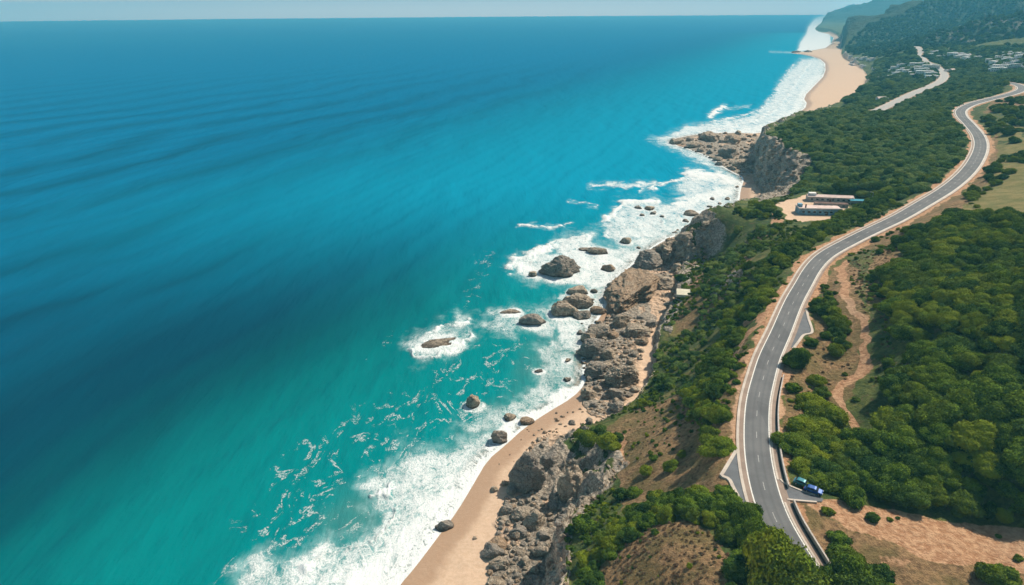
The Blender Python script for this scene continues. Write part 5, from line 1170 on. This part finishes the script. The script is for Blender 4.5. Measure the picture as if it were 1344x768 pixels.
# ------------------------------------------------------------------ parked cars at the turn-off
def car_mat(nm, c):
    t = NT(nm); t.b.inputs['Coat Weight'].default_value = .25; t.b.inputs['Metallic'].default_value = .2; return t.fin((*c, 1), .35, None, .5)
TYRE = simple('tyre_rubber', (.02, .02, .02), .9, .1, 4); RIM = simple('alloy', (.5, .5, .5), .35, .1, 4, .5, .8); LAMPM = simple('headlight_glass', (.7, .7, .7), .2, .05, 4, .6); RED = simple('tail_red', (.35, .01, .01), .3, .05, 4)
def make_car(P, rz, mat, label):
    t = empty('parked_car', tuple(P), rz); tag(t, label, 'car', 'cars parked at the turn-off')
    prof = [(-2.15, .35), (-2.2, .75), (-2.05, .95), (-1.75, 1.0), (-1.35, 1.42), (-.9, 1.5), (.25, 1.48), (.6, 1.4), (1.15, 1.0), (1.95, .86), (2.18, .7), (2.2, .35)]
    me = bpy.data.meshes.new('body'); V = []; n_ = len(prof)
    for s_ in (-1, 1):
        for x, z in prof:
            w_ = .86 if z < 1.05 else .86 - (z - 1.0) * .36; V.append((x, s_ * w_, z))
    Fs = [tuple(range(n_))[::-1], tuple(range(n_, 2 * n_))] + [(k, (k + 1) % n_, n_ + (k + 1) % n_, n_ + k) for k in range(n_)]
    me.from_pydata(V, [], Fs); me.materials.append(mat); me.update(); b = link('body', me, t); m = b.modifiers.new('bevel', 'BEVEL'); m.width = .07; m.segments = 3
    a = MB(); a.add([(.62, -.66, 1.39), (.62, .66, 1.39), (1.13, .78, 1.03), (1.13, -.78, 1.03)], [(0, 3, 2, 1)]); a.v = [(x + .03, y, z + .03) for x, y, z in a.v]; a.build('windscreen', GLASS, t)
    a = MB(); a.add([(-1.33, -.66, 1.4), (-1.33, .66, 1.4), (-1.75, .78, 1.03), (-1.75, -.78, 1.03)], [(0, 1, 2, 3)]); a.v = [(x - .03, y, z + .03) for x, y, z in a.v]; a.build('rear_window', GLASS, t)
    for s_ in (-1, 1):
        a = MB(); a.add([(-1.2, s_ * .76, 1.36), (.5, s_ * .76, 1.36), (.95, s_ * .885, 1.06), (-1.5, s_ * .885, 1.06)], [(0, 1, 2, 3)]); a.build('side_window', GLASS, t)
        a = MB(); a.box((2.17, s_ * .6, .72), (.1, .36, .16)); a.build('headlight', LAMPM, t)
        a = MB(); a.box((-2.17, s_ * .62, .78), (.1, .32, .16)); a.build('tail_light', RED, t)
        for x in (-1.35, 1.35):
            a = MB(); a.cyl((x, s_ * .72, .32), (x, s_ * .91, .32), .33, n=20); w_ = a.build('wheel', TYRE, t); a = MB(); a.cyl((x, s_ * .90, .32), (x, s_ * .93, .32), .2, n=14); a.build('rim', RIM, w_)
make_car(un(1067, 645.8, 45.0), R(-32), car_mat('blue_paint', (.012, .08, .30)), 'blue car parked at the end of the turn-off under the trees')
make_car(un(1053, 636.5, 45.05), R(-38), car_mat('teal_paint', (.03, .20, .24)), 'teal car parked behind the blue one, half under foliage')

# ------------------------------------------------------------------ haze, light, camera
t = NT('sea_haze'); t.n.remove(t.b)
v = t.new('ShaderNodeVolumePrincipled'); v.inputs['Color'].default_value = (.16, .70, 1.0, 1); v.inputs['Density'].default_value = 1.05e-4; v.inputs['Anisotropy'].default_value = .1
t.l.new(v.outputs[0], t.out.inputs['Volume'])
top = float(max(V2[:, 2].max() + 25, 200)); a = MB(); a.box((0, 0, (top - 15) / 2), (53000, 53000, top + 15)); o = a.build('haze', t.m); tag(o, 'thin blue sea haze over the coast', 'haze', kind='stuff')

SUN_EL, SUN_AZ = R(47), R(54)                 # ahead of the camera and to the right
sd = Vector((math.sin(SUN_AZ) * math.cos(SUN_EL), math.cos(SUN_AZ) * math.cos(SUN_EL), math.sin(SUN_EL)))
L = bpy.data.lights.new('sun', 'SUN'); L.energy = 5.0; L.angle = R(.53); L.color = (1, .90, .76)
so = bpy.data.objects.new('sun', L); COL.objects.link(so); so.rotation_euler = sd.to_track_quat('Z', 'Y').to_euler(); so.location = (0, 0, 400)
w = bpy.data.worlds.new('World'); scene.world = w; w.use_nodes = True
sky = w.node_tree.nodes.new('ShaderNodeTexSky'); sky.sky_type = 'NISHITA'; sky.sun_disc = False; sky.sun_elevation = SUN_EL; sky.sun_rotation = SUN_AZ; sky.air_density = 1.0; sky.dust_density = 2.0
bg = w.node_tree.nodes['Background']; wn = w.node_tree.nodes; wl = w.node_tree.links
tc = wn.new('ShaderNodeTexCoord'); sx = wn.new('ShaderNodeSeparateXYZ'); wl.new(tc.outputs['Generated'], sx.inputs[0])
mr = wn.new('ShaderNodeMapRange'); mr.interpolation_type = 'SMOOTHSTEP'; wl.new(sx.outputs[2], mr.inputs[0]); mr.inputs[1].default_value = .05; mr.inputs[2].default_value = 0; 
cb = wn.new('ShaderNodeMix'); cb.data_type = 'RGBA'; cb.blend_type = 'ADD'; wl.new(mr.outputs[0], cb.inputs[0]); wl.new(sky.outputs[0], cb.inputs[6]); cb.inputs[7].default_value = (58, 35, 26, 1)   # whitish sea mist low in the sky
wl.new(cb.outputs[2], bg.inputs[0]); bg.inputs[1].default_value = .068
cd = bpy.data.cameras.new('camera'); cd.lens = 24; cd.sensor_width = 36; cd.clip_start = 1; cd.clip_end = 120000
co = bpy.data.objects.new('camera', cd); COL.objects.link(co); co.location = tuple(CAM)
from mathutils import Matrix
co.rotation_euler = Matrix(((RT[0], UP[0], -FW[0]), (RT[1], UP[1], -FW[1]), (RT[2], UP[2], -FW[2]))).to_euler()
scene.camera = co
vs = scene.view_settings; vs.view_transform = 'Standard'; vs.look = 'None'; vs.exposure = .2; vs.gamma = 1; vs.use_curve_mapping = False
cy = scene.cycles; cy.max_bounces = 5; cy.diffuse_bounces = 2; cy.glossy_bounces = 2; cy.transmission_bounces = 3; cy.transparent_max_bounces = 8; cy.volume_bounces = 0
cy.use_denoising = True; cy.use_adaptive_sampling = True; cy.adaptive_threshold = .015
